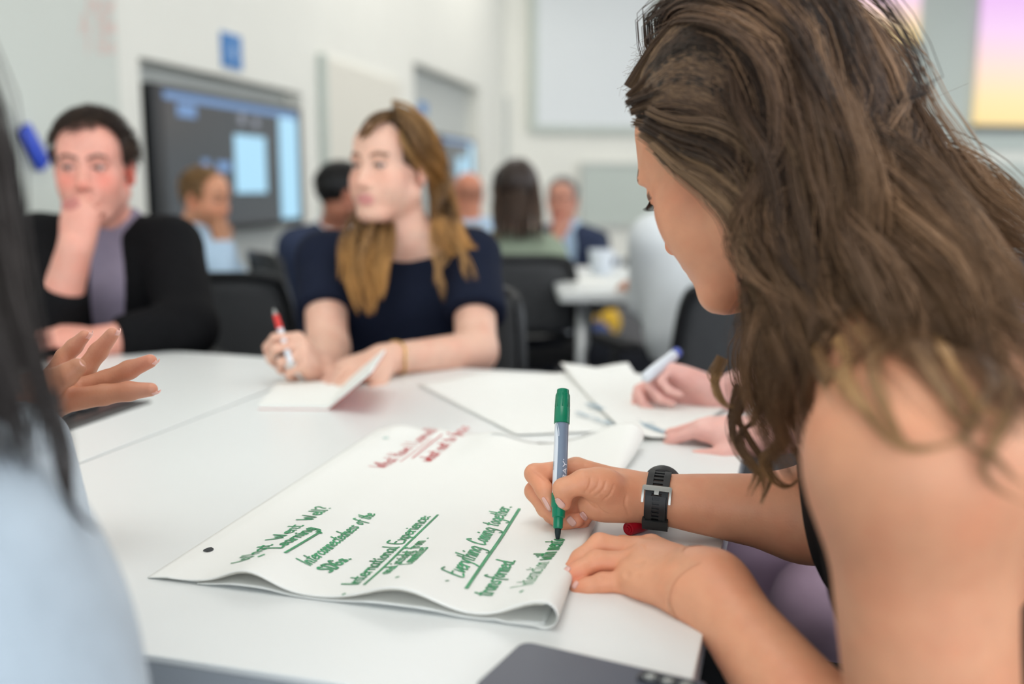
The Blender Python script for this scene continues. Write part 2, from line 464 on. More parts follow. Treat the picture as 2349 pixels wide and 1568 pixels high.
wall_screen('wall_screen', 'distant wall screen with blue windows in the far recess', qs0, qs1, qz0, qz1, -0.1, 0.09, False)

# ---- cream board between the recesses
s0 = onLW(742, 130, 0.03)[0]; s1 = onLW(922, 190, 0.03)[0]; z1 = onLW(742, 130, 0.03)[1]
e = tag(empty('pin_board', LW(s0, 0.7)), 'tall cream board on the wall between the two screen recesses', 'board')
m = MB(); wbox(m, s0 + .03, s1, 0.72, z1, 0.002, 0.03, 0.003); m.build('board_surface', M_creamboard, e)
m = MB(); wbox(m, s0 - .05, s0 + .03, 0.7, z1 + .02, 0.002, 0.045, 0.004); m.build('edge_strip', M_greyboard, e)

# ---- boards on the back wall
def back_board(name, label, u0, u1, v0, v1, mt, cat, off=0.06, fr=0.09, frm=None, group=None):
    s0, z0 = onBW(u0, v1, off); s1 = onBW(u1, v1, off)[0]; z1 = onBW(u0, v0, off)[1]
    z1 = min(z1, CEIL_Z - 0.1)
    e = tag(empty(name, BW((s0 + s1) / 2, z0)), label, cat, group)
    m = MB(); bbox(m, s0 + fr, s1 - fr, z0 + fr, z1 - fr, 0.002, off); m.build('board_surface', mt, e)
    m = MB()
    bbox(m, s0, s0 + fr, z0, z1, 0.002, off + .02); bbox(m, s1 - fr, s1, z0, z1, 0.002, off + .02)
    bbox(m, s0 + fr, s1 - fr, z0, z0 + fr, 0.002, off + .02); bbox(m, s0 + fr, s1 - fr, z1 - fr, z1, 0.002, off + .02)
    m.build('frame', frm or M_greyboard, e)
    return e
M_pale = mat('pale_enamel', srgb(221, 224, 224), 0.35, var=0.012, vscale=1.5)
back_board('whiteboard', 'big framed whiteboard high on the back wall', 1216, 1508, -90, 302, M_pale, 'whiteboard')
back_board('whiteboard', 'pale whiteboard panel joined to the framed one high on the back wall', 1512, 1750, -90, 302, M_pale, 'whiteboard')
back_board('pin_board', 'grey-green board low on the back wall behind the seated group', 1332, 1760, 372, 520, M_greyboard, 'board', fr=0.04, frm=M_recess)
# projection screens glowing pink to orange
def gradient_screen(name):
    m = bpy.data.materials.new(name); m.use_nodes = True; nt = m.node_tree; nd = nt.nodes; lk = nt.links
    b = nd['Principled BSDF']; tc = nd.new('ShaderNodeTexCoord'); sx = nd.new('ShaderNodeSeparateXYZ')
    lk.new(tc.outputs['Generated'], sx.inputs[0]); cr = nd.new('ShaderNodeValToRGB')
    e = cr.color_ramp.elements; e[0].position = 0.0; e[0].color = (*srgb(255, 222, 150), 1); e[1].position = 1.0; e[1].color = (*srgb(225, 170, 240), 1)
    for p_, c_ in ((0.18, (255, 226, 170)), (0.38, (255, 220, 205)), (0.62, (243, 205, 240))):
        q = e.new(p_); q.color = (*srgb(*c_), 1)
    lk.new(sx.outputs['Z'], cr.inputs[0]); lk.new(cr.outputs[0], b.inputs['Emission Color'])
    b.inputs['Emission Strength'].default_value = 0.95; b.inputs['Base Color'].default_value = (0.02, 0.02, 0.02, 1)
    return m
M_grad = gradient_screen('gradient_display')
for (u0, u1, v0, v1, lb) in ((1780, 2108, -260, 88, 'pink glowing display screen high on the back wall, nearer the whiteboards'),
                             (2238, 2700, -100, 286, 'pink and orange glowing display screen with dark lower edge')):
    s0, z0 = onBW(u0 + 0, v1, 0.1); s1 = onBW(u1, v1, 0.1)[0]; z1 = min(onBW(u0, v0, .1)[1], CEIL_Z - .12)
    e = tag(empty('display_screen', BW((s0 + s1) / 2, z0)), lb, 'screen')
    m = MB(); bbox(m, s0, s1, z0, z1, 0.03, 0.1); m.build('display', M_grad, e)
    m = MB(); bbox(m, s0 - .02, s1 + .02, z0 - 0.075, z0, 0.03, 0.14, 0.01); m.build('lower_edge', M_greypl, e)
s0 = onBW(2000, 200, .03)[0]; s1 = onBW(2700, 200, .03)[0]
m = MB(); bbox(m, s0, s1, onBW(2200, 290, .03)[1] - .35, CEIL_Z - .05, 0.002, 0.028)
tag(m.build('wall_panel', M_greyboard), 'grey panel on the back wall behind the glowing displays', 'panel')
m = MB(); bbox(m, onBW(1780, 380, .03)[0], onBW(2700, 380, .03)[0], 0.7, onBW(2300, 372, .03)[1], 0.002, 0.04)
tag(m.build('pin_board', M_greyboard), 'low grey board on the back wall under the glowing displays', 'board')

# ================================================================== TABLES
PHI = math.radians(16.0)
TR = np.array([math.cos(PHI), -math.sin(PHI), 0]); TF = np.array([math.sin(PHI), math.cos(PHI), 0])
def TT(r, f, z=TZ): return TR * r + TF * f + np.array([0, 0, z])
M_tabletop = mat('table_laminate', srgb(231, 234, 233), 0.34, var=0.008, vscale=6)
M_tedge = mat('table_edge_grey', srgb(168, 174, 180), 0.45, var=0.02)
M_leg = mat('table_leg_metal', srgb(190, 192, 194), 0.35, metal=0.6)
def rounded_poly(pts, rad, n=5):
    out = []; k = len(pts)
    for i in range(k):
        p = np.array(pts[i], float); a = unit(np.array(pts[i - 1], float) - p); b = unit(np.array(pts[(i + 1) % k], float) - p)
        r = rad[i] if not np.isscalar(rad) else rad
        half = math.acos(max(-1, min(1, float(np.dot(a, b))))) / 2; L = r / math.tan(half)
        p0 = p + a * L; p1 = p + b * L
        for j in range(n + 1):
            t = j / n; out.append(tuple((1 - t) ** 2 * p0 + 2 * t * (1 - t) * p + t * t * p1))
    return out
def table(label, pts_rf, rads, legs, group='white tables pushed together', name='table'):
    e = tag(empty(name, TT(*np.mean(np.array(pts_rf), axis=0), 0.0)), label, 'table', group)
    pol = [tuple(TT(r, f)[:2]) for r, f in rounded_poly(pts_rf, rads)]
    m = MB(); m.prism(pol, TZ - 0.006, TZ); m.build('tabletop', M_tabletop, e, bevel=0.0012)
    m = MB(); m.prism(pol, TZ - 0.030, TZ - 0.006); m.build('edge_band', M_tedge, e)
    for r, f in legs:
        p = TT(r, f, 0); m = MB(); m.tube([p, p + np.array([0, 0, TZ - 0.03])], 0.022, 12)
        g = shade_auto(m.build('leg', M_leg, e)); m = MB(); m.lathe([(0.026, 0), (0.028, 0.012), (0.022, 0.02)], 12, p); m.build('foot', M_blackpl, g)
    return e
RR, SEAM, FF, FB = -0.058, -0.850, 0.588, 1.762
# counter-clockwise in (r, f)
table('white laminate table under the large flip-chart sheets', [(SEAM + .003, FF), (RR, FF), (RR, FB), (SEAM + .003, FB)], [0.004, 0.012, 0.012, 0.004],
      [(SEAM + .1, FF + .1), (RR - .1, FF + .1), (RR - .1, FB - .1), (SEAM + .1, FB - .1)])
table('white laminate table with a black cable hatch, by the suited man', [(-1.65, FF), (SEAM - .003, FF), (SEAM - .003, FB), (-1.24, FB + .02), (-1.36, FB - .06), (-1.65, FB - .42)],
      [0.02, 0.004, 0.004, 0.06, 0.08, 0.03], [(-1.55, FF + .1), (SEAM - .1, FF + .1), (SEAM - .1, FB - .1), (-1.3, FB - .2)])
# cable hatch let into the left table
a_ = T(335, 922); b_ = T(150, 985); c_ = T(165, 918); lng = unit(a_ - b_)
pc = (a_ + b_) / 2; hl = 0.19; lat = np.array([-lng[1], lng[0], 0])
R_ = np.stack([lng, lat, np.array([0, 0, 1.0])], axis=1)
e = tag(empty('cable_hatch', pc), 'black cable hatch let into the white tabletop', 'cable hatch')
ctr = a_ - lng * hl + lat * 0.055
m = MB(); m.box(ctr + np.array([0, 0, 0.001]), (2 * hl, 0.13, 0.004), R_, 0.001); m.build('frame', mat('hatch_frame', srgb(70, 70, 70), 0.5), e)
m = MB(); m.box(ctr + np.array([0, 0, 0.0036]), (2 * hl - .03, 0.10, 0.0025), R_, 0.0006); m.build('lid', M_blackpl, e)
for k in (-1, 0, 1):
    m = MB(); m.box(ctr + lng * (0.06 + k * .05) + np.array([0, 0, 0.010]), (0.035, 0.03, 0.012), R_, 0.003); m.build('socket', M_greypl, e)
# ================================================================== FLIP-CHART PAD
M_paper = mat('flipchart_paper', srgb(242, 243, 239), 0.7, var=0.01, vscale=8, bump=0.03, bscale=60)
M_paper2 = mat('paper_underside', srgb(222, 218, 206), 0.75, var=0.02, vscale=8)
M_hole = mat('punch_hole_shade', srgb(52, 56, 58), 0.8)  # shade in a punched hole, painted as the colour of a flat disc
PO = T(338, 1327); _pr = T(1258, 1446); _pl = T(866, 986)
PR = unit(_pr - PO); PS = unit(_pl - PO); PW = float(np.linalg.norm(_pr - PO)) - 0.004; PL = float(np.linalg.norm(_pl - PO))
def gss(x, c, w_): return math.exp(-((x - c) / w_) ** 2)
def ztop(r, s):
    A = math.exp(-(max(s, 0) / 0.15) ** 1.3)
    q = r / PW
    z = 0.0035 + A * (0.0150 * gss(q, 0.275, 0.085) + 0.0165 * gss(q, 0.665, 0.115))
    z += 0.0035 * A * gss(q, 0.02, 0.05) * 0
    rise = 0.0150 * math.exp(-(max(s, 0) / 0.10) ** 1.5) + 0.0045 + 0.030 * (1 / (1 + math.exp(-(s - 0.46) / 0.035)))
    z += rise * gss(q, 1.0, 0.10 + 0.10 * (s > 0.3) * min(1, (s - 0.3) / 0.2))
    sb = s / PL
    z += max(0, (sb - 0.7)) / 0.3 * (0.004 * gss(q, 0.25, 0.08) + 0.010 * gss(q, 0.52, 0.09) + 0.006 * gss(q, 0.1, 0.06))
    z += 0.0012 * math.sin(q * 9 + s * 6) * (1 - A)
    if q < 0.06: z = z * (0.25 + 0.75 * max(q, 0) / 0.06) + 0.0006
    return z
def pad_pt(r, s, z): return PO + PR * r + PS * s + np.array([0, 0, z])
def pad_rs(p):
    d = np.asarray(p, float) - PO
    # oblique axes
    A = np.array([[PR[0], PS[0]], [PR[1], PS[1]]]); x = np.linalg.solve(A, d[:2]); return x[0], x[1]
def on_pad(p):
    r, s = pad_rs(p); return pad_pt(r, s, ztop(r, s))
def pad_sheet(name, par, zmul, zoff, fold, r0=0.0, s0=0.0, mt=None, NR=72, NS=60, lend=0.0):
    vs = []; fs = []; prof_n = None
    for j in range(NS + 1):
        tt = j / NS; s = s0 + (PL + lend - s0) * tt ** 1.25; pr = []
        ed = 0.006 * math.sin(7 * 0.3 * j) * 0
        for i in range(NR + 1):
            r = r0 + (PW - r0) * i / NR; pr.append((r, ztop(r, s) * zmul + zoff))
        if fold:
            zt = pr[-1][1]; zb = 0.0009; zc = (zt + zb) / 2; ra = (zt - zb) / 2
            for k in range(1, 13):
                a = math.pi / 2 - math.pi * k / 12; pr.append((PW + ra * 1.05 * math.cos(a), zc + ra * math.sin(a)))
            for k in range(1, 41):
                r = PW * (1 - k / 40 * 0.86); q = r / PW
                pr.append((r, zb + min(0.004, 0.35 * max(0, ztop(r, s) - 0.004)) * (1 if q < .9 else 0.3)))
        prof_n = len(pr)
        # slightly wandering back edge
        for (r, z) in pr:
            sj = s
            if tt > 0.97: sj = s + 0.016 * math.sin(r / PW * 6.0 + 0.6) - 0.006
            vs.append(pad_pt(r, sj, z))
    for j in range(NS):
        for i in range(prof_n - 1):
            a = j * prof_n + i; fs.append((a, a + 1, a + prof_n + 1, a + prof_n))
    o = mesh_obj(name, vs, fs, mt or M_paper, par)
    md = o.modifiers.new('thick', 'SOLIDIFY'); md.thickness = 0.0007; md.offset = -1.0 if True else 1
    return o
pad = tag(empty('flip_chart_pad', PO), 'flip-chart sheets with green handwriting lying on the white table, front edge wavy', 'flip chart')
pad_sheet('top_sheet', pad, 1.0, 0.0, True)
pad_sheet('under_sheet', pad, 0.93, -0.0008, False, r0=0.012, s0=0.002, mt=M_paper2)
pad_sheet('under_sheet', pad, 0.10, 0.0012, False, r0=0.03, s0=0.004)
# handwriting
UPW = -PR
def pl(u, v): return T(u, v, TZ + 0.005)
ink = MB()
def gline(txt, b0, b1, h, hw=0.0011, **k): write_line(ink, txt, pl(*b0), pl(*b1), h, on_pad, UPW, hw=hw, **k)
def gstroke(pts, hw=0.0013, mb=None):
    q = catmull([pl(*p) for p in pts], 8) if len(pts) > 2 else [pl(*pts[0]) * (1 - t) + pl(*pts[1]) * t for t in np.linspace(0, 1, 24)]
    ribbon(mb or ink, [on_pad(p) + np.array([0, 0, 0.0006]) for p in q], hw)
gline('What  Went  Well?', (570, 1304), (762, 1165), 0.0185, 0.0011)
gline('Learning', (643, 1281), (727, 1222), 0.0155, 0.0012)
gstroke([(656, 1289), (733, 1231)], 0.0016); gstroke([(706, 1228), (722, 1223), (737, 1232)], 0.0013)
gline('Interconnectedness of the', (711, 1302), (862, 1176), 0.0145, 0.00095, jit=.015)
gline('SDGs.', (758, 1311), (806, 1277), 0.0150, 0.0014)
gline('International Experience:', (822, 1348), (990, 1182), 0.0165, 0.0010, jit=.015)
gstroke([(836, 1353), (880, 1310), (940, 1245), (1004, 1181)], 0.0012)
gline('and insight from .', (893, 1335), (984, 1240), 0.0135, 0.0009, jit=.015)
gline('Communities', (944, 1317), (984, 1269), 0.0135, 0.0008, jit=.015)
gline('Everything Coming together.', (1059, 1337), (1174, 1163), 0.0185, 0.0010, jit=.015)
gstroke([(1070, 1357), (1110, 1295), (1150, 1235), (1191, 1168)], 0.0016)
gline('transformed.', (1126, 1373), (1183, 1286), 0.0170, 0.0011, jit=.015)
gline('Interaction with mento', (1222, 1366), (1297, 1243), 0.0200, 0.00095, fade=lambda t: 0.55 if t < 0.45 else 1.0, jit=.012)
gstroke([(594, 1302), (607, 1297)], 0.001)
for q in ((789, 1369), (912, 1356), (1026, 1351), (1196, 1380)): gstroke([(q[0] - 3, q[1] + 1), (q[0] + 3, q[1] - 1)], 0.0008)
ink.build('green_handwriting', M_green_ink, pad)
red = MB()
write_line(red, 'What Have I Learned?', pl(884, 1070), pl(1008, 986), 0.022, on_pad, UPW, hw=0.0008)
write_line(red, 'what not to focus', pl(988, 1056), pl(1078, 980), 0.020, on_pad, UPW, hw=0.0012)
gstroke([(946, 1048), (1014, 998)], 0.0010, red); gstroke([(918, 1056), (990, 1008)], 0.0005, red)
red.build('red_handwriting', M_red_ink, pad)
for (u, v, rx, mt_) in ((478, 1259, 0.0062, M_hole), (885, 1007, 0.006, mat('hole_pale', srgb(205, 222, 216), .7))):
    c = pl(u, v); vs = [on_pad(c) + np.array([0, 0, .0007])] + [on_pad(c + rx * (math.cos(a) * PR * .75 + math.sin(a) * PS * .9)) + np.array([0, 0, .0007]) for a in np.linspace(0, 2 * math.pi, 20, endpoint=False)]
    mesh_obj('punched_hole', vs, [(0, i, i % 20 + 1) for i in range(1, 21)], mt_, pad)

# ================================================================== LOOSE SHEETS further back
def sheet(label, A, B, C, D, zf, lines=(), thick=0.0006, base=0.001):
    """A..D corners (xy) counter-clockwise"""
    A, B, C, D = [np.array(p[:2]) for p in (A, B, C, D)]; N = 28
    e = tag(empty('paper_sheet', (*A, TZ)), label, 'paper')
    def pt(i, j):
        p = (1 - i) * (1 - j) * A + i * (1 - j) * B + i * j * C + (1 - i) * j * D
        return np.array([p[0], p[1], TZ + base + zf(i, j)])
    vs = [pt(i / N, j / N) for j in range(N + 1) for i in range(N + 1)]
    fs = [(j * (N + 1) + i, j * (N + 1) + i + 1, (j + 1) * (N + 1) + i + 1, (j + 1) * (N + 1) + i) for j in range(N) for i in range(N)]
    o = mesh_obj('sheet', vs, fs, M_paper, e); md = o.modifiers.new('t', 'SOLIDIFY'); md.thickness = thick; md.offset = 1.0
    if lines:
        m = MB()
        for (t_, p0, p1, h, zl) in lines:
            p0 = T(*p0, TZ + zl); p1 = T(*p1, TZ + zl); d = unit(p1 - p0); up = np.array([-d[1], d[0], 0])
            write_line(m, t_, p0, p1, h, lambda p: p, up, hw=0.0014, lift=0.0012)
        m.build('blue_handwriting', M_blue_ink, e)
    return e
def xy(u, v): return T(u, v)[:2]
sheet('large blank white sheet with a lifted corner near the woman in navy', xy(1183, 1000), xy(1560, 985), xy(1440, 846), xy(957, 884),
      lambda i, j: 0.012 * gss(i, 0.30, 0.16) * j ** 3 + 0.010 * gss(i, 1, .2) * j ** 3 + 0.001)
sheet('white sheet with faint blue handwriting under the pale hands', xy(1440, 1014), xy(1560, 1010), xy(1745, 890), xy(1285, 849),
      lambda i, j: 0.004 + 0.008 * gss(i, 0.1, .25) * (1 - j) ** 4 + 0.009 * gss(i, 0.0, .3) * j ** 4,
      (('International learning Experience', (1340, 926), (1535, 1000), 0.018, 0.006), ('and culture', (1318, 946), (1415, 980), 0.014, 0.006), ('of the SDGs', (1448, 968), (1506, 990), 0.012, 0.006)))

# ================================================================== MARKERS AND PENS
M_green_pl = mat('green_marker_plastic', srgb(0, 126, 92), 0.28, var=0.04, vscale=50, spec=0.5)
M_white_pl = mat('white_plastic', srgb(226, 232, 240), 0.32, var=0.02)
M_bluegrey = mat('barrel_bluegrey', srgb(122, 138, 158), 0.35, var=0.03)
M_nib = mat('dark_nib', srgb(10, 34, 36), 0.7)
def polar_shell(a, b, r0, r1, ang0, ang1, nx, n=14, ny=2):
    """part of a cone surface from a to b between angles, measured in frame nx"""
    ax = unit(b - a); R = frame_from(ax, nx); vs = []; fs = []
    for j in range(ny):
        t = j / (ny - 1); c = a + (b - a) * t; r = r0 + (r1 - r0) * t
        a0 = ang0(t) if callable(ang0) else ang0; a1 = ang1(t) if callable(ang1) else ang1
        for i in range(n + 1):
            th = a0 + (a1 - a0) * i / n; vs.append(c + R[:, 0] * r * math.cos(th) + R[:, 1] * r * math.sin(th))
    for j in range(ny - 1):
        for i in range(n): fs.append((j * (n + 1) + i, j * (n + 1) + i + 1, (j + 1) * (n + 1) + i + 1, (j + 1) * (n + 1) + i))
    return vs, fs
TIP = on_pad(pl(1279, 1243)) + np.array([0, 0, 0.0006])
TOP = P(1291.5, 893, 1.005)
PAX = unit(TOP - TIP); PLEN = float(np.linalg.norm(TOP - TIP))
tocam = unit(np.array([0, 0, CAMZ]) - (TIP + TOP) / 2)
def green_marker():
    e = tag(empty('marker_pen', TIP), 'green and silver whiteboard marker writing on the flip chart, cap on its end', 'marker')
    R = frame_from(PAX, tocam)
    def L(nm, prof, mt, par=e):
        m = MB(); m.lathe([(r, t) for r, t in prof], 32, TIP, R); return shade_auto(m.build(nm, mt, par), 35)
    k = PLEN / 0.152
    L('nib', [(0.0012, 0), (0.0020, .0012 * k), (0.0029, .006 * k), (0.0032, 0.011 * k)], M_nib)
    L('tip_collar', [(0.0038, .0100 * k), (0.0046, .0112 * k), (0.0048, .0205 * k), (0.0062, .0213 * k), (.0066, .0305 * k), (.0074, .0312 * k), (.0077, .0440 * k), (.0074, .0445 * k)], M_green_pl)
    b0, b1 = .0440 * k, .1170 * k
    br = L('barrel', [(.0070, b0), (.0071, b0 + .002), (.0068, b1)], M_bluegrey)
    # white wrap round the side of the barrel, with a curved border
    A = TIP + PAX * (b0 + .0005); B = TIP + PAX * b1
    side = unit(np.cross(PAX, tocam))
    vs, fs = polar_shell(A, B, .00715, .00695, 1.75, lambda t: 4.6 if t < .8 else 4.6, tocam * 1.0, 20, 14)
    # which side is image-left: cross(PAX, tocam) points right or left
    s_sign = 1 if side[0] < 0 else -1
    def shell(nm, a0, a1, mt, r=.00715, ny=14, t0=0, t1=1, par=br):
        a_ = A + (B - A) * t0; b_ = A + (B - A) * t1
        f0 = (lambda t: s_sign * (a0(t) if callable(a0) else a0)); f1 = (lambda t: s_sign * (a1(t) if callable(a1) else a1))
        vs, fs = polar_shell(a_, b_, r - .0000, r - .0002, f0, f1, tocam, 18, ny); return mesh_obj(nm, vs, fs, mt, par)
    shell('white_wrap', lambda t: 0.42 + 0.55 * max(0, (t - .72) / .28) ** 1.5, 3.5, M_white_pl)
    shell('white_wrap', lambda t: -1.5, lambda t: -1.28, M_white_pl)
    shell('white_wrap', lambda t: 0.30 + 0.6 * (1 - min(1, max(0, (1 - t) / .9))) ** 2, lambda t: 0.40 + 0.5 * max(0, (t - .0)) ** 2, M_white_pl, t0=.78, t1=1.0)
    # barcode block
    for q in range(7): shell('barcode_bar', 1.00, 1.45, M_blackpl, r=.00725, ny=2, t0=.32 + q * .017, t1=.327 + q * .017)
    # maker's lettering running up the barrel, facing the camera
    m = MB(); base_t = .175
    def surf(p):
        h = np.dot(p - TIP, PAX); c = TIP + PAX * h; return c + unit(p - c) * 0.0073
    ss, wd = text_strokes('RAY*', 0.0, 0.0); hcap = 0.0042; adv = 0.0058
    upv = side * s_sign      # letter tops point to image-left
    x0 = A + PAX * ((B - A) @ PAX) * base_t
    for s_ in ss:
        pts = []
        for (x_, y_) in s_:
            ang = s_sign * (-0.95 + y_ * hcap / .0073); h = np.dot(x0 - TIP, PAX) + x_ * adv * 1.55
            R2 = frame_from(PAX, tocam); pts.append((h, ang))
        dense = []
        for i in range(len(pts) - 1):
            for t in np.linspace(0, 1, 5): dense.append((pts[i][0] * (1 - t) + pts[i + 1][0] * t, pts[i][1] * (1 - t) + pts[i + 1][1] * t))
        R2 = frame_from(PAX, tocam)
        p3 = [TIP + PAX * h + (R2[:, 0] * math.cos(a) + R2[:, 1] * math.sin(a)) * .00735 for h, a in dense]
        ribbon(m, p3, .00042, unit(p3[0] - (TIP + PAX * np.dot(p3[0] - TIP, PAX))))
    m.build('lettering', M_white_pl, br)
    cap = L('cap', [(.0070, .1155 * k), (.0079, .116 * k), (.0078, .1315 * k), (.0072, .1325 * k), (.0068, .1470 * k), (.0062, .1474 * k), (.0060, .1515 * k), (.0050, .152 * k)], M_green_pl)
    for q in range(8):
        a = q * math.pi / 4; c0 = TIP + PAX * .1325 * k; c1 = TIP + PAX * .1462 * k; nv = R[:, 0] * math.cos(a) + R[:, 1] * math.sin(a)
        m = MB(); m.tube([c0 + nv * .0068, c1 + nv * .0064], .0009, 6); m.build('rib', M_green_pl, cap, smooth=True)
green_marker()
# red marker lying under the wrist
M_red_pl = mat('red_plastic', srgb(186, 16, 40), 0.3, var=0.05)
rp = T(1441, 1213, TZ + .0075); rq = T(1555, 1166, TZ + .0075); ra = unit(rq - rp)
e = tag(empty('marker_pen', (rp[0], rp[1], TZ)), 'red-capped marker lying on the table under the watch wrist', 'marker')
R = frame_from(ra, (0, 0, 1))
m = MB(); m.lathe([(.0040, -.0010), (.0042, .0006), (.0058, .0008), (.0062, .0), (.0068, .001), (.0072, .012), (.0078, .014), (.0078, .030)], 28, rp, R); cp = shade_auto(m.build('cap', M_red_pl, e), 35)
m = MB(); m.lathe([(.0022, -.002), (.0026, .0005), (.0038, .0006)], 20, rp, R); shade_auto(m.build('cap_button', M_red_pl, cp))
m = MB(); m.lathe([(.0066, .030), (.0068, .110), (.0055, .113)], 24, rp, R); shade_auto(m.build('barrel', M_white_pl, e))

# ================================================================== PHONE
M_phone = mat('phone_case_navy', srgb(64, 69, 84), 0.38, var=0.05, vscale=14, spec=0.5)
M_lens = mat('lens_glass', srgb(8, 9, 11), 0.08, spec=0.8)
f0 = T(1200, 1466, TZ + .010); f1 = T(1612, 1560, TZ + .010)
px_ = unit(f1 - f0); px_[2] = 0; px_ = unit(px_); py_ = np.array([px_[1], -px_[0], 0])      # py toward the camera
Lp, Wp = float(np.linalg.norm(f1 - f0)) + .006, 0.078
def ph(x, y, z): return np.array([f0[0], f0[1], TZ]) + px_ * x + py_ * y + np.array([0, 0, z])
e = tag(empty('smartphone', ph(Lp / 2, Wp / 2, 0)), 'smartphone in a dark blue-grey case lying face down at the table edge', 'phone')
rp2 = rounded_poly([(0, 0), (0, Wp), (Lp, Wp), (Lp, 0)][::-1], 0.011, 6)
def lay(mb, poly, z0, z1): mb.prism([tuple(ph(x, y, 0)[:2]) for x, y in poly][::-1], TZ + z0, TZ + z1)
m = MB(); lay(m, rp2, 0.0008, 0.0100); shade_auto(m.build('case', M_phone, e, bevel=0.0022))
mx0, mx1, my0, my1 = Lp - .047, Lp - .006, .006, .022
m = MB(); lay(m, rounded_poly([(mx0, my0), (mx0, my1), (mx1, my1), (mx1, my0)][::-1], .006, 5), 0.0098, 0.0114); bmp = m.build('camera_bump', mat('camera_glass', srgb(26, 30, 42), .15), e, bevel=.0006)
for k in range(3):
    c = ph(mx0 + .009 + k * .0125, (my0 + my1) / 2, .0114); m = MB()
    m.lathe([(.0046, 0), (.0046, .0010), (.0036, .0010), (.0034, .0004), (.0005, .0003)], 20, c); shade_auto(m.build('camera_lens', M_lens, bmp))
    m = MB(); m.lathe([(.0050, 0), (.0050, .0007), (.0046, .0008)], 20, c); shade_auto(m.build('lens_ring', M_alu, bmp))

# ================================================================== NOTEBOOK with a red cover
M_red_cover = mat('red_card_cover', srgb(190, 70, 54), 0.55)
n0 = T(592, 938); n1 = T(752, 940); n2 = T(640, 884); n3 = T(792, 884)
e = tag(empty('notebook', (n1 + n0) / 2), 'small open notebook with white pages and a red cover standing half open', 'notebook')
def slab(nm, a, b, c, d, th, mt, par):
    nrm = unit(np.cross(b - a, d - a)); nrm = nrm if nrm[2] > 0 else -nrm
    vs = [a, b, c, d, a + nrm * th, b + nrm * th, c + nrm * th, d + nrm * th]
    return mesh_obj(nm, vs, [(0, 3, 2, 1), (4, 5, 6, 7), (0, 1, 5, 4), (1, 2, 6, 5), (2, 3, 7, 6), (3, 0, 4, 7)], mt, par, smooth=False)
up = np.array([0, 0, 1.0])
slab('page_block', n0 + up * .0012, n1 + up * .0012, n3 + up * .0012, n2 + up * .0012, .006, M_paper, e)
slab('cover', n0, n1, n3, n2, .0012, M_red_cover, e)
h1 = P(884, 800, 1.655) ; dpt = n3 - n1
t1 = P(838, 868, 1.60)
q0 = n1 + up * .001; q1 = n3 + up * .001; lift = P(885, 806, 1.66) - n3
f_a = q0; f_b = q1; f_c = q1 + lift; f_d = q0 + lift * 0.98
slab('raised_pages', f_a, f_b, f_c, f_d, .004, M_paper, e)
nn = unit(np.cross(f_b - f_a, f_d - f_a)); nn = nn if nn[2] > 0 else -nn
slab('cover', f_a - nn * .0016, f_b - nn * .0016, f_c - nn * .0016, f_d - nn * .0016, .0012, M_red_cover, e)
# ================================================================== SMOOTH BODIES (implicit surfaces)
def smin(a, b, k):
    if k <= 0: return np.minimum(a, b)
    h = np.maximum(k - np.abs(a - b), 0) / k
    return np.minimum(a, b) - h * h * (k * 0.25)
class RC:                      # round cone
    def __init__(s, a, b, ra, rb, cap0=False, cap1=False, sx=None):
        s.a = np.asarray(a, float); s.b = np.asarray(b, float); s.ra = ra; s.rb = rb; s.c0 = cap0; s.c1 = cap1
        if np.linalg.norm(s.b - s.a) < 1e-6: s.b = s.b + np.array([0, 0, 1e-5])
        m = max(ra, rb); s.lo = np.minimum(s.a, s.b) - m; s.hi = np.maximum(s.a, s.b) + m
    def d(s, X, Y, Z):
        ba = s.b - s.a; L2 = float(ba @ ba)
        x = X - s.a[0]; y = Y - s.a[1]; z = Z - s.a[2]
        t = (x * ba[0] + y * ba[1] + z * ba[2]) / L2
        h = np.clip(t, 0, 1)
        dd = np.sqrt((x - h * ba[0]) ** 2 + (y - h * ba[1]) ** 2 + (z - h * ba[2]) ** 2) - (s.ra + (s.rb - s.ra) * h)
        L = math.sqrt(L2)
        if s.c1: dd = np.maximum(dd, (t - 1) * L)
        if s.c0: dd = np.maximum(dd, -t * L)
        return dd
class EL:                      # ellipsoid with frame R (columns = axes)
    def __init__(s, c, r, R=None):
        s.c = np.asarray(c, float); s.r = np.asarray(r, float); s.R = np.eye(3) if R is None else np.asarray(R, float)
        e = np.sqrt(((s.R * s.r) ** 2).sum(axis=1)); s.lo = s.c - e; s.hi = s.c + e
    def d(s, X, Y, Z):
        x = X - s.c[0]; y = Y - s.c[1]; z = Z - s.c[2]; k0 = 0; k1 = 0
        for i in range(3):
            q = (x * s.R[0, i] + y * s.R[1, i] + z * s.R[2, i]) / s.r[i]
            k0 = k0 + q * q; k1 = k1 + (q / s.r[i]) ** 2
        k0 = np.sqrt(k0); return k0 * (k0 - 1) / np.maximum(np.sqrt(k1), 1e-9)
class GRP:                     # a group of ops blended as one
    def __init__(s, ops):
        s.ops = ops; s.lo = np.min([o[1].lo for o in ops if o[0] == '+'], axis=0); s.hi = np.max([o[1].hi for o in ops if o[0] == '+'], axis=0)
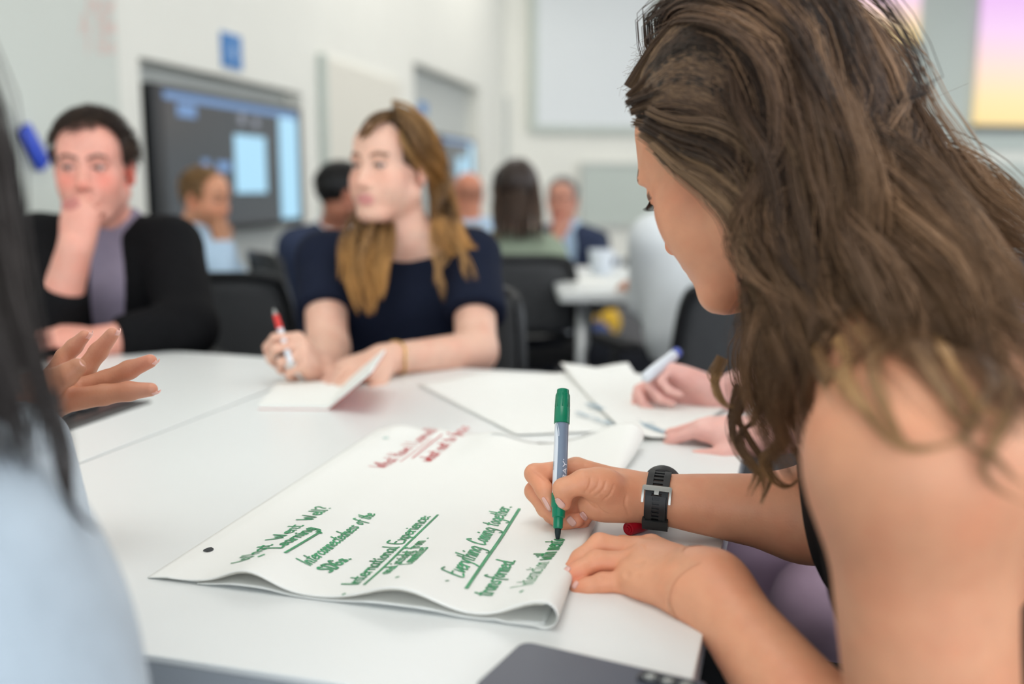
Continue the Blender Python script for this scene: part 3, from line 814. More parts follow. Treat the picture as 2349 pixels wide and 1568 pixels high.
def eval_ops(ops, ax, ay, az, res):
    F = np.full((len(ax), len(ay), len(az)), 0.05, np.float32)
    for (op, pr, k) in ops:
        mg = k + 3.2 * res
        sl = []
        for q, (arr) in enumerate((ax, ay, az)):
            i0 = int(np.searchsorted(arr, pr.lo[q] - mg)); i1 = int(np.searchsorted(arr, pr.hi[q] + mg)); sl.append(slice(i0, i1))
        if any(q.stop <= q.start for q in sl): continue
        X = ax[sl[0]][:, None, None]; Y = ay[sl[1]][None, :, None]; Z = az[sl[2]][None, None, :]
        dd = eval_ops(pr.ops, ax[sl[0]], ay[sl[1]], az[sl[2]], res) if isinstance(pr, GRP) else pr.d(X, Y, Z).astype(np.float32)
        sub = F[tuple(sl)]
        if op == '+': F[tuple(sl)] = smin(sub, dd, k)
        else: F[tuple(sl)] = -smin(-sub, dd, k)
    return F
def surface_nets(F, ax, ay, az):
    S = F < 0
    nx, ny, nz = F.shape
    c = S[:-1, :-1, :-1].astype(np.int8)
    tot = np.zeros((nx - 1, ny - 1, nz - 1), np.int8)
    for i in (0, 1):
        for j in (0, 1):
            for k in (0, 1): tot += S[i:nx - 1 + i, j:ny - 1 + j, k:nz - 1 + k]
    act = (tot > 0) & (tot < 8)
    idx = np.argwhere(act)
    if len(idx) == 0: return np.zeros((0, 3)), np.zeros((0, 4), int)
    vid = np.full(act.shape, -1, np.int32); vid[act] = np.arange(len(idx))
    cor = np.array([[i, j, k] for i in (0, 1) for j in (0, 1) for k in (0, 1)])
    val = np.stack([F[idx[:, 0] + q[0], idx[:, 1] + q[1], idx[:, 2] + q[2]] for q in cor], axis=1)
    acc = np.zeros((len(idx), 3)); cnt = np.zeros(len(idx))
    for a in range(8):
        for b in range(a + 1, 8):
            if np.abs(cor[a] - cor[b]).sum() != 1: continue
            va = val[:, a]; vb = val[:, b]; m = (va < 0) != (vb < 0)
            t = np.where(m, va / np.where(m, va - vb, 1), 0)
            acc += m[:, None] * (cor[a][None] + t[:, None] * (cor[b] - cor[a])[None]); cnt += m
    p = idx + acc / cnt[:, None]
    h = np.array([ax[1] - ax[0], ay[1] - ay[0], az[1] - az[0]]); V = np.array([ax[0], ay[0], az[0]]) + p * h
    faces = []
    for d in range(3):
        A = [slice(None)] * 3; B = [slice(None)] * 3; A[d] = slice(0, -1); B[d] = slice(1, None)
        s0 = S[tuple(A)]; s1 = S[tuple(B)]; ch = np.argwhere(s0 != s1)
        e1, e2 = [q for q in range(3) if q != d]
        ok = (ch[:, e1] > 0) & (ch[:, e2] > 0) & (ch[:, e1] < act.shape[e1]) & (ch[:, e2] < act.shape[e2]); ch = ch[ok]
        if not len(ch): continue
        fl = s0[ch[:, 0], ch[:, 1], ch[:, 2]]
        q = []
        for (o1, o2) in ((-1, -1), (0, -1), (0, 0), (-1, 0)):
            c_ = ch.copy(); c_[:, e1] += o1; c_[:, e2] += o2; q.append(vid[c_[:, 0], c_[:, 1], c_[:, 2]])
        q = np.stack(q, axis=1)
        flip = fl if d != 1 else ~fl
        q[~flip] = q[~flip][:, ::-1]
        faces.append(q)
    Fc = np.concatenate(faces); Fc = Fc[(Fc >= 0).all(axis=1)]
    return V, Fc
def lap_smooth(V, Fc, it=1, lam=0.5):
    n = len(V)
    e = np.concatenate([Fc[:, [0, 1]], Fc[:, [1, 2]], Fc[:, [2, 3]], Fc[:, [3, 0]]])
    e = np.concatenate([e, e[:, ::-1]])
    cnt = np.bincount(e[:, 0], minlength=n).astype(float); cnt[cnt == 0] = 1
    for _ in range(it):
        S = np.stack([np.bincount(e[:, 0], weights=V[e[:, 1], k], minlength=n) for k in range(3)], axis=1) / cnt[:, None]
        V = V + lam * (S - V)
    return V
def polygonise(ops, res, lo=None, hi=None, smooth=2):
    pl_ = np.min([o[1].lo for o in ops if o[0] == '+'], axis=0) - 3 * res; ph_ = np.max([o[1].hi for o in ops if o[0] == '+'], axis=0) + 3 * res
    if lo is not None: pl_ = np.maximum(pl_, lo)
    if hi is not None: ph_ = np.minimum(ph_, hi)
    ax, ay, az = [np.arange(pl_[q], ph_[q] + res, res) for q in range(3)]
    F = eval_ops(ops, ax, ay, az, res)
    V, Fc = surface_nets(F, ax, ay, az)
    if smooth and len(V): V = lap_smooth(V, Fc, smooth)
    return V, Fc
def eval_pts(ops, Q):
    F = np.full(len(Q), 1.0)
    for (op, pr, k) in ops:
        dd = eval_pts(pr.ops, Q) if isinstance(pr, GRP) else pr.d(Q[:, 0], Q[:, 1], Q[:, 2])
        F = smin(F, dd, k) if op == '+' else -smin(-F, dd, k)
    return F
def skin_hit(ops, uv, d0, d1=None):
    """surface points of the body seen at the given frame pixels, and their normals"""
    uv = np.asarray(uv, float); o = np.array([0, 0, CAMZ]); dirs = np.array([P(u, v, 1.0) - o for u, v in uv]); L = np.linalg.norm(dirs, axis=1)
    t = np.full(len(uv), d0)
    for _ in range(70):
        F = eval_pts(ops, o + dirs * t[:, None]); t = t + np.clip(F, -.01, .02) / L * .75
    Q = o + dirs * t[:, None]; e = 5e-4; f0 = eval_pts(ops, Q)
    N = np.stack([eval_pts(ops, Q + np.eye(3)[k] * e) - f0 for k in range(3)], axis=1); N /= np.maximum(np.linalg.norm(N, axis=1, keepdims=True), 1e-9)
    return Q, N
def crease(ops, uvs, d0, r=.0012, k=.0012, depth=.0004):
    q = catmull([np.array([u, v, 0.0]) for u, v in uvs], 3); Q, N = skin_hit(ops, [(a[0], a[1]) for a in q], d0); Q = Q + N * (r - depth * 2)
    out = []
    for i in range(len(Q) - 1):
        if np.linalg.norm(Q[i + 1] - Q[i]) < .008:
            t = abs((i + .5) / (len(Q) - 1) - .5) * 2; rr = r * (1 - .35 * t); out.append(('-', RC(Q[i], Q[i + 1], rr, rr), k))
    return out
def join_meshes(parts):
    vs, fs, o = [], [], 0
    for V, Fc in parts:
        vs.append(V); fs.append(Fc + o); o += len(V)
    return np.concatenate(vs), np.concatenate(fs)
def plus(prims, k): return [('+', p, k) for p in prims]
def xf(prims_ops, o, R, sc=1.0):
    """move ops built in a local frame into the world"""
    out = []
    for (op, p, k) in prims_ops:
        if isinstance(p, RC): q = RC(o + R @ (p.a * sc), o + R @ (p.b * sc), p.ra * sc, p.rb * sc, p.c0, p.c1)
        elif isinstance(p, EL): q = EL(o + R @ (p.c * sc), p.r * sc, R @ p.R)
        else: q = GRP(xf(p.ops, o, R, sc))
        out.append((op, q, k * sc))
    return out
def rot(axis, ang):
    return np.array(Matrix.Rotation(ang, 3, Vector(axis)))
def head_frame(fwd, roll=0.0, up=(0, 0, 1)):
    """columns: x = the person's right.., y = forward, z = up"""
    f = unit(fwd); u = np.asarray(up, float); u = unit(u - f * (u @ f)); x = np.cross(f, u)
    R = np.stack([x, f, u], axis=1)
    return R @ rot((0, 1, 0), roll) if roll else R

# ---------------------------------------------------------------- head in local space (x: own right, y: face, z: up)
def head_ops(female=True, lids=False, jaw=1.0, nose=1.0, detail=True):
    w_ = 0.97 if female else 1.03
    o = []
    o += [('+', EL((0, -.016, .034), (.0735 * w_, .093, .084)), .0)]
    o += [('+', EL((0, .028, -.030), (.0590 * w_, .060, .080)), .03)]
    o += [('+', EL((0, .052, .045), (.056 * w_, .034, .048)), .03)]
    for sx in (-1, 1):
        o += [('+', RC((sx * .052 * w_, -.006, -.052), (sx * .022 * jaw, .062, -.096), .019, .018), .02)]
        o += [('+', EL((sx * .040, .054, -.022), (.023, .021, .023)), .02)]
        o += [('+', EL((sx * .038, .048, -.048), (.024 if female else .020, .024, .028)), .025)]
    o += [('+', EL((0, .073, -.098), (.020 * jaw, .016, .016)), .02)]
    o += [('+', EL((0, .066, -.060), (.032, .024, .026)), .02)]
    for sx in (-1, 1):
        o += [('+', EL((sx * .024, .0785, .021), (.024, .010, .0085)), .016)]
    if detail:
        for sx in (-1, 1):
            o += [('-', EL((sx * .0305, .0935, .004), (.0175, .014, .0105)), .014)]
            o += [('+', EL((sx * .0305, .0730, .004), (.0135, .0125, .0115)), .002)]
            if lids: o += [('+', EL((sx * .0305, .0740, .0045), (.0145, .0130, .0122)), .003)]
            else: o += [('+', RC((sx * .0435, .0755, .0065), (sx * .0300, .0845, .0105), .0030, .0032), .003), ('+', RC((sx * .0300, .0845, .0105), (sx * .0185, .0820, .0072), .0032, .0028), .003), ('+', RC((sx * .0430, .0750, -.0010), (sx * .0300, .0830, -.0072), .0022, .0022), .004), ('+', RC((sx * .0300, .0830, -.0072), (sx * .0190, .0815, -.0010), .0022, .0022), .004)]
    # nose
    o += [('+', RC((0, .0800, .012), (0, .1000 * nose, -.032), .0080, .0095), .012)]
    o += [('+', EL((0, .1020 * nose, -.035), (.0098, .0100, .0088)), .006)]
    for sx in (-1, 1): o += [('+', EL((sx * .0115, .0895, -.038), (.0078, .0098, .0072)), .005)]
    if detail:
        for sx in (-1, 1): o += [('-', EL((sx * .0062, .0960, -.0445), (.0036, .0052, .0030)), .002)]
    # mouth
    o += [('+', EL((0, .0842, -.0620), (.0235, .0080, .0052)), .006), ('+', EL((0, .0825, -.0730), (.0205, .0085, .0062)), .006)]
    if detail: o += [('-', RC((-.021, .0890, -.0672), (.021, .0890, -.0672), .0014, .0014), .003), ('-', EL((0, .0905, -.0830), (.018, .006, .004)), .006)]
    # ears
    for sx in (-1, 1):
        Re = rot((0, 0, 1), -sx * .35)
        o += [('+', EL((sx * .0745 * w_, -.016, -.006), (.0075, .0185, .0305), Re), .004)]
        if detail: o += [('-', EL((sx * .0840 * w_, -.012, -.002), (.0070, .0100, .0170), Re), .004)]
    return o
def smoothstep(a, b, x):
    t = np.clip((x - a) / (b - a), 0, 1); return t * t * (3 - 2 * t)
def head_colour(V, o, R, base, lip, brow, cheek=0.25, sc=1.0, stubble=None):
    """intrinsic colours: lips, brows, lashes line, rosy cheeks"""
    L = (V - o) @ R / sc
    x, y, z = L[:, 0], L[:, 1], L[:, 2]; ax_ = np.abs(x)
    c = np.tile(np.asarray(base, float), (len(V), 1))
    rose = np.array([1.06, 0.84, 0.82])
    m = np.exp(-((ax_ - .040) / .022) ** 2 - ((z + .022) / .022) ** 2) * (y > .02) * cheek
    m = np.maximum(m, np.exp(-(ax_ / .014) ** 2 - ((z + .035) / .012) ** 2) * (y > .085) * cheek)
    m = np.maximum(m, (ax_ > .066) * (np.abs(z + .006) < .04) * (np.abs(y + .014) < .03) * cheek * 1.2)
    c = c * (1 + m[:, None] * (rose - 1)[None] * 1.6)
    lipm = ((ax_ / .0235) ** 2 + ((z + .0675) / .0125) ** 2 < 1) & (y > .074)
    c[lipm] = lip
    arc = .0225 + .006 * np.sin(np.clip((ax_ - .012) / .036, 0, 1) * math.pi * .9)
    br = (np.abs(z - arc) < .0042) & (ax_ > .011) & (ax_ < .048) & (y > .055)
    c[br] = brow
    ll = (ax_ > .0165) & (ax_ < .046) & (y > .0765) & (np.abs(z - (.0075 - .25 * np.abs(ax_ - .030))) < .0030)
    c[ll] = c[ll] * .2 + np.asarray(brow) * .22
    if stubble is not None:
        sm = smoothstep(-.035, -.055, z) * (y > -.01) * (z > -.13) * ~lipm
        c = c * (1 - sm[:, None] * stubble[3]) + sm[:, None] * stubble[3] * np.asarray(stubble[:3])[None]
    return c
# ---------------------------------------------------------------- generic hand (local: y to fingers, z back of hand, x thumb side)
FING = {'i': ((.026, .088, .002), (.042, .025, .020), .0085), 'm': ((.007, .093, .004), (.046, .028, .021), .0088),
        'r': ((-.012, .089, .002), (.042, .026, .020), .0083), 'p': ((-.029, .080, -.003), (.033, .020, .018), .0072)}
def hand_ops(curl, splay=(.10, .02, -.06, -.16), thumb=None, mirror=False, nails=None):
    """curl: dict finger -> 3 flex angles"""
    ops = []; palm = []
    W0 = np.array([0, 0, 0.0])
    for n_, k in zip('imrp', range(4)):
        mcp = np.array(FING[n_][0]); palm.append(RC((mcp[0] * .55, .005, -.002), mcp * np.array([1, .97, 1]) - np.array([0, 0, .003]), .0155, .0115))
    palm.append(EL((0, .050, -.004), (.034, .046, .0135)))
    palm.append(RC((.016, .016, -.008), (.030, .055, -.014), .016, .012))
    palm.append(RC((-.020, .020, -.008), (-.026, .06, -.010), .014, .011))
    palm.append(RC((0, -.03, 0), (0, .01, 0), .023, .024))
    grp = plus(palm, .014)
    ops.append(('+', GRP(grp), .0))
    tips = []
    for n_, k in zip('imrp', range(4)):
        p = np.array(FING[n_][0]); a = 0; ln = FING[n_][1]; r = FING[n_][2]; ch = []
        sp = splay[k]
        for j in range(3):
            a += curl[n_][j]
            d = np.array([math.sin(sp) * math.cos(a), math.cos(sp) * math.cos(a), -math.sin(a)])
            q = p + d * ln[j]; r1 = r * (1 - .08 * (j + 1)); ch.append(RC(p, q, r * (1 - .08 * j), r1))
            nrm = np.array([math.sin(sp) * math.sin(a), math.cos(sp) * math.sin(a), math.cos(a)]); p = q
        tips.append((q, d, nrm, r1))
        ops.append(('+', GRP(plus(ch, .004)), .005))
    th = thumb or [(.026, .022, -.012), (.050, .052, -.022), (.056, .082, -.026), (.052, .105, -.028)]
    th = [np.array(t) for t in th]
    ops.append(('+', GRP(plus([RC(th[0], th[1], .0150, .0115), RC(th[1], th[2], .0112, .0098), RC(th[2], th[3], .0098, .0082)], .004)), .010))
    if mirror:
        M = np.diag([-1.0, 1, 1])
        def mir(ops_):
            out = []
            for (op, p, k) in ops_:
                if isinstance(p, RC): q = RC(M @ p.a, M @ p.b, p.ra, p.rb)
                elif isinstance(p, EL): q = EL(M @ p.c, p.r, M @ p.R)
                else: q = GRP(mir(p.ops))
                out.append((op, q, k))
            return out
        ops = mir(ops)
    return ops
FIST = {n: (1.3, 1.5, .9) for n in 'imrp'}
RELAX = {'i': (.35, .45, .25), 'm': (.4, .5, .3), 'r': (.45, .55, .3), 'p': (.5, .55, .3)}
GRIPP = {'i': (.75, .8, .4), 'm': (.9, .9, .5), 'r': (1.15, 1.2, .6), 'p': (1.25, 1.2, .6)}
def hand_frame(fwd, back):
    y = unit(fwd); z = np.asarray(back, float); z = unit(z - y * (z @ y)); x = np.cross(y, z); return np.stack([x, y, z], axis=1)

# ---------------------------------------------------------------- hair strands as thin tubes
def strands_mesh(paths, rads, n=3):
    """paths: (N, M, 3) array, rads: (N, M) -> verts, faces (closed triangular tubes)"""
    paths = np.asarray(paths, float); N, M, _ = paths.shape
    t = np.gradient(paths, axis=1); t /= np.maximum(np.linalg.norm(t, axis=2, keepdims=True), 1e-9)
    ref = np.tile(np.array([0.31, 0.87, 0.38]), (N, M, 1))
    a = np.cross(t, ref); a /= np.maximum(np.linalg.norm(a, axis=2, keepdims=True), 1e-9); b = np.cross(t, a)
    ring = []
    for k in range(n):
        th = 2 * math.pi * k / n; ring.append(paths + rads[:, :, None] * (math.cos(th) * a + math.sin(th) * b))
    V = np.stack(ring, axis=2).reshape(-1, 3)
    base = (np.arange(N)[:, None] * M + np.arange(M - 1)[None]) * n
    fs = []
    for k in range(n):
        k2 = (k + 1) % n
        fs.append(np.stack([base + k, base + k2, base + n + k2, base + n + k], axis=-1).reshape(-1, 4))
    return V, np.concatenate(fs)
def resample(pts, M):
    pts = np.asarray(catmull(pts, 10)); d = np.r_[0, np.cumsum(np.linalg.norm(np.diff(pts, axis=0), axis=1))]
    s = np.linspace(0, d[-1], M); return np.stack([np.interp(s, d, pts[:, k]) for k in range(3)], axis=1)
def hair_locks(guides, per, M=26, spread=0.012, rad=0.0006, wave=0.0, wl=0.09, taper=0.35, clump=None, rng=None, jitter_len=0.12, root_spread=None):
    """guides: list of polylines; 'per' strands about each, each strand a clumped, waved offset of its guide"""
    rng = rng or RNG; P_ = []; Rd = []; C_ = []
    for gi, g in enumerate(guides):
        G = resample(g, M); L = np.linalg.norm(np.diff(G, axis=0), axis=1).sum()
        t = np.gradient(G, axis=0); t /= np.linalg.norm(t, axis=1, keepdims=True)
        a = np.cross(t, np.array([.2, .35, .91])); a /= np.maximum(np.linalg.norm(a, axis=1, keepdims=True), 1e-6); b = np.cross(t, a)
        s = np.linspace(0, 1, M)
        ph = rng.uniform(0, 6.28); nsub = max(1, per // 24)
        tone = rng.uniform(-1, 1)
        subs = [(rng.normal(0, 1, 2), rng.uniform(0, 6.28), rng.uniform(.6, 1.3), rng.uniform(-1, 1)) for _ in range(nsub)]
        for q in range(per):
            so, sph, sw, stn = subs[q % nsub]
            prof = (root_spread if root_spread is not None else 0.6) + (1 - (root_spread if root_spread is not None else .6)) * smoothstep(0, .35, s)
            prof = prof * (1 - taper * smoothstep(.55, 1, s))
            off = (so * spread * .85)[None] * prof[:, None] + (rng.normal(0, 1, 2) * spread * .26)[None] * prof[:, None]
            k = 2 * math.pi * L / wl
            wv = wave * sw * smoothstep(.12, .5, s)
            o1 = off[:, 0] + wv * np.sin(k * s + ph + sph * .35) + rng.normal(0, .25) * wv * np.sin(k * 1.7 * s + sph)
            o2 = off[:, 1] + wv * .7 * np.cos(k * s + ph + sph * .35)
            e_ = 1 - rng.uniform(0, jitter_len)
            ii = np.clip(s * e_, 0, 1) * (M - 1); i0 = np.floor(ii).astype(int); i1 = np.minimum(i0 + 1, M - 1); f = (ii - i0)[:, None]
            path = G + a * o1[:, None] + b * o2[:, None]
            path = path[i0] * (1 - f) + path[i1] * f
            P_.append(path); Rd.append(rad * rng.uniform(.7, 1.3) * (1 - .75 * smoothstep(.75, 1, s))); C_.append((tone * .22 + stn * .78, rng.uniform(-1, 1)))
    return np.array(P_), np.array(Rd), np.array(C_)
def push_out(P_, prims, margin=.003, it=2):
    """keep strand points outside the given solids"""
    Q = P_.reshape(-1, 3).copy(); eps = .002
    for pr in prims:
        for _ in range(it):
            sel = ((Q > pr.lo - .03) & (Q < pr.hi + .03)).all(axis=1)
            if not sel.any(): break
            q = Q[sel]; d = pr.d(q[:, 0], q[:, 1], q[:, 2]); b = d < margin
            if not b.any(): break
            qb = q[b]; g = np.stack([pr.d(qb[:, 0] + eps * (k == 0), qb[:, 1] + eps * (k == 1), qb[:, 2] + eps * (k == 2)) - d[b] for k in range(3)], axis=1)
            g /= np.maximum(np.linalg.norm(g, axis=1, keepdims=True), 1e-9)
            q[b] = qb + g * (margin - d[b])[:, None] * 1.02; Q[sel] = q
    return Q.reshape(P_.shape)
def hair_colour(C_, M, n, dark, mid, light, tip=None):
    """per-strand tone between three colours"""
    N = len(C_); v = np.clip(.5 + .55 * C_[:, 0] + .16 * C_[:, 1], 0, 1)
    dark, mid, light = [np.asarray(q, float) for q in (dark, mid, light)]
    c = np.where(v[:, None] < .5, dark + (mid - dark) * (v[:, None] * 2), mid + (light - mid) * ((v[:, None] - .5) * 2))
    c = np.repeat(c[:, None, :], M, axis=1)
    if tip is not None:
        s = smoothstep(.35, 1, np.linspace(0, 1, M))[None, :, None] * .6; c = c * (1 - s) + np.asarray(tip)[None, None] * s
    return np.repeat(c.reshape(N * M, 1, 3), n, axis=1).reshape(-1, 3)
M_hair = mat('hair_strands', (0.1, 0.06, 0.03), 0.42, var=0.06, vscale=30, vcol=True, spec=0.35)
M_skin = mat('skin', (0.5, 0.3, 0.2), 0.48, var=0.05, vscale=55, vcol=True, sss=0.12, bump=0.12, bscale=420, spec=0.4)
def _blotch(m):
    nt = m.node_tree; nd = nt.nodes; lk = nt.links; b = nd['Principled BSDF']; src = b.inputs['Base Color'].links[0].from_socket
    tc = nd.new('ShaderNodeTexCoord'); nz = nd.new('ShaderNodeTexNoise'); nz.inputs['Scale'].default_value = 26.0; nz.inputs['Detail'].default_value = 5.0; lk.new(tc.outputs['Object'], nz.inputs['Vector'])
    mr = nd.new('ShaderNodeMapRange'); mr.inputs['From Min'].default_value = .42; mr.inputs['From Max'].default_value = .72; mr.inputs['To Max'].default_value = .55; lk.new(nz.outputs['Fac'], mr.inputs['Value'])
    mx = nd.new('ShaderNodeMix'); mx.data_type = 'RGBA'; mx.blend_type = 'MULTIPLY'; lk.new(mr.outputs['Result'], mx.inputs['Factor']); lk.new(src, mx.inputs[6]); mx.inputs[7].default_value = (1.0, .80, .76, 1); lk.new(mx.outputs[2], b.inputs['Base Color'])
_blotch(M_skin)
M_eye = mat('eye_white', srgb(196, 188, 182), 0.2)
M_iris = mat('iris_dark', srgb(44, 44, 48), 0.15)
M_nail = mat('fingernail', srgb(232, 180, 168), 0.25, spec=0.5, sss=0.1)
def scalp_roots(n, cond, o, R, sc=1.0, rng=None, c=(0, -.016, .034), rr=(.0735, .093, .084), off=1.0):
    rng = rng or RNG; out = []
    while len(out) < n:
        v = rng.normal(0, 1, (n * 2, 3)); v /= np.linalg.norm(v, axis=1, keepdims=True)
        p = np.array(c) + v * np.array(rr) * off
        for q, vv in zip(p, v):
            if cond(q): out.append((q, vv))
            if len(out) >= n: break
    return out
def short_hair(name, par, o, R, sc, n, length, comb, dark, mid, light, hairline, rad=.0011, lift=.012, M=7, rr=(.0755, .095, .086), rng=None):
    """combed short hair on the skull: comb(q) -> preferred local direction"""
    rng = rng or RNG; P_ = []; C_ = []; c0 = np.array((0, -.016, .034)); rr = np.array(rr)
    for q, v in scalp_roots(n, hairline, o, R, sc, rng, rr=rr * .985):
        d = np.asarray(comb(q), float) + rng.normal(0, .22, 3); p = q.copy(); path = [p.copy()]
        L = length * rng.uniform(.7, 1.2) * (.5 if q[2] < .05 else 1.0)
        for j in range(M - 1):
            nn = (p - c0) / rr ** 2; nn /= np.linalg.norm(nn)
            dd = unit(d - nn * (d @ nn)) + nn * (lift / L * 2.2) * (1 - j / M * 1.1)
            p = p + unit(dd) * L / (M - 1); path.append(p.copy())
        P_.append(o + (np.array(path) * sc) @ R.T); C_.append((rng.uniform(-1, 1), rng.uniform(-1, 1)))
    P_ = np.array(P_); rd = np.tile(rad * np.linspace(1.1, .4, M), (n, 1))
    V, Fc = strands_mesh(P_, rd); return V, Fc, hair_colour(np.array(C_), M, 3, dark, mid, light)
def hair_obj(name, parts, par, label=None):
    """parts: list of (V, F, colours) joined into one hair mesh"""
    vs, fs, cs, o = [], [], [], 0
    for V, Fc, c in parts:
        vs.append(V); fs.append(Fc + o); cs.append(c if c.ndim == 2 else np.tile(c, (len(V), 1))); o += len(V)
    return mesh_obj(name, np.concatenate(vs), np.concatenate(fs), M_hair, par, cols=np.concatenate(cs))
def cap_ops(o, R, sc, ext=.006, front=0.0, low=-.02, rr=(.0735, .093, .084)):
    """thin hair cap under the strands"""
    c = np.array((0, -.018, .036)); e = [('+', EL(c, np.array(rr) + ext), 0.0),
         ('-', EL((0, .095 - front * .5, -.020 + front * .6), (.066, .062, .080)), .02), ('-', RC((-.09, .03, -.06), (.09, .03, -.06), .055, .055), .02), ('-', EL((0, -.03, -.10), (.09, .09, .055)), .02)]
    return xf(e, o, R, sc)
# ================================================================== PERSON HELPERS
def body_mesh(name, ops, res, fine, par, colfn, mt=None, smooth=2):
    """one continuous skin: coarse everywhere, finer inside the listed boxes"""
    V, Fc = polygonise(ops, res, smooth=smooth)
    keep = np.ones(len(Fc), bool)
    for lo, hi, r in fine:
        ins = ((V > np.asarray(lo) + res * .6) & (V < np.asarray(hi) - res * .6)).all(axis=1); keep &= ~ins[Fc].all(axis=1)
    parts = [(V, Fc[keep])]
    for lo, hi, r in fine: parts.append(polygonise(ops, r, lo, hi, smooth=smooth))
    V, Fc = join_meshes(parts)
    used = np.zeros(len(V), bool); used[Fc.ravel()] = True; mp = np.cumsum(used) - 1
    V = V[used]; Fc = mp[Fc]
    return mesh_obj(name, V, Fc, mt or M_skin, par, cols=colfn(V))
def cloth_mesh(name, ops, res, mt, par, smooth=3):
    V, Fc = polygonise(ops, res, smooth=smooth); return mesh_obj(name, V, Fc, mt, par)
def nail(par, q, d, n, w=.0048, ln=.0105, lift=.0068, mt=None):
    d = unit(d); n = unit(np.asarray(n) - d * (np.asarray(n) @ d)); sd = np.cross(d, n); vs = []; fs = []; NU, NV = 6, 6
    for j in range(NV + 1):
        t = j / NV
        for i in range(NU + 1):
            u = -1 + 2 * i / NU; ww = w * (1 - .25 * abs(2 * t - 1) ** 3)
            vs.append(q + d * (-ln * .45 + ln * t) + sd * u * ww + n * (lift * (1 - .42 * u * u) - .0012 * (t - .4) ** 2 * 4))
    for j in range(NV):
        for i in range(NU): fs.append((j * (NU + 1) + i, j * (NU + 1) + i + 1, (j + 1) * (NU + 1) + i + 1, (j + 1) * (NU + 1) + i))
    o = mesh_obj('fingernail', vs, fs, mt or M_nail, par); md = o.modifiers.new('t', 'SOLIDIFY'); md.thickness = .0006; md.offset = 0
    return o
def chain(pts, rs, k=.004): return GRP(plus([RC(pts[i], pts[i + 1], rs[i], rs[i + 1]) for i in range(len(pts) - 1)], k))
def ellipsoid_obj(name, c, r, R, mt, par, n=16):
    vs = []; fs = []
    for i in range(n + 1):
        for j in range(n):
            a = math.pi * i / n; b = 2 * math.pi * j / n
            vs.append(np.asarray(c) + R @ (np.array([math.sin(a) * math.cos(b), math.sin(a) * math.sin(b), math.cos(a)]) * np.asarray(r)))
    for i in range(n):
        for j in range(n): fs.append((i * n + j, i * n + (j + 1) % n, (i + 1) * n + (j + 1) % n, (i + 1) * n + j))
    return mesh_obj(name, vs, fs, mt, par)
def eyes(par, o, R, sc=1.0, look=(0, 1, 0)):
    for sx in (-1, 1):
        c = o + R @ (np.array([sx * .0305, .0742, .0035]) * sc); e = ellipsoid_obj('eye', c, np.array([.0122, .0122, .0108]) * sc, R, M_eye, par)
        lk_ = unit(R @ unit(look)); Ri = frame_from(lk_, R[:, 0]); ellipsoid_obj('iris', c + lk_ * .0092 * sc, np.array([.0066, .0066, .0038]) * sc, Ri, M_iris, e)

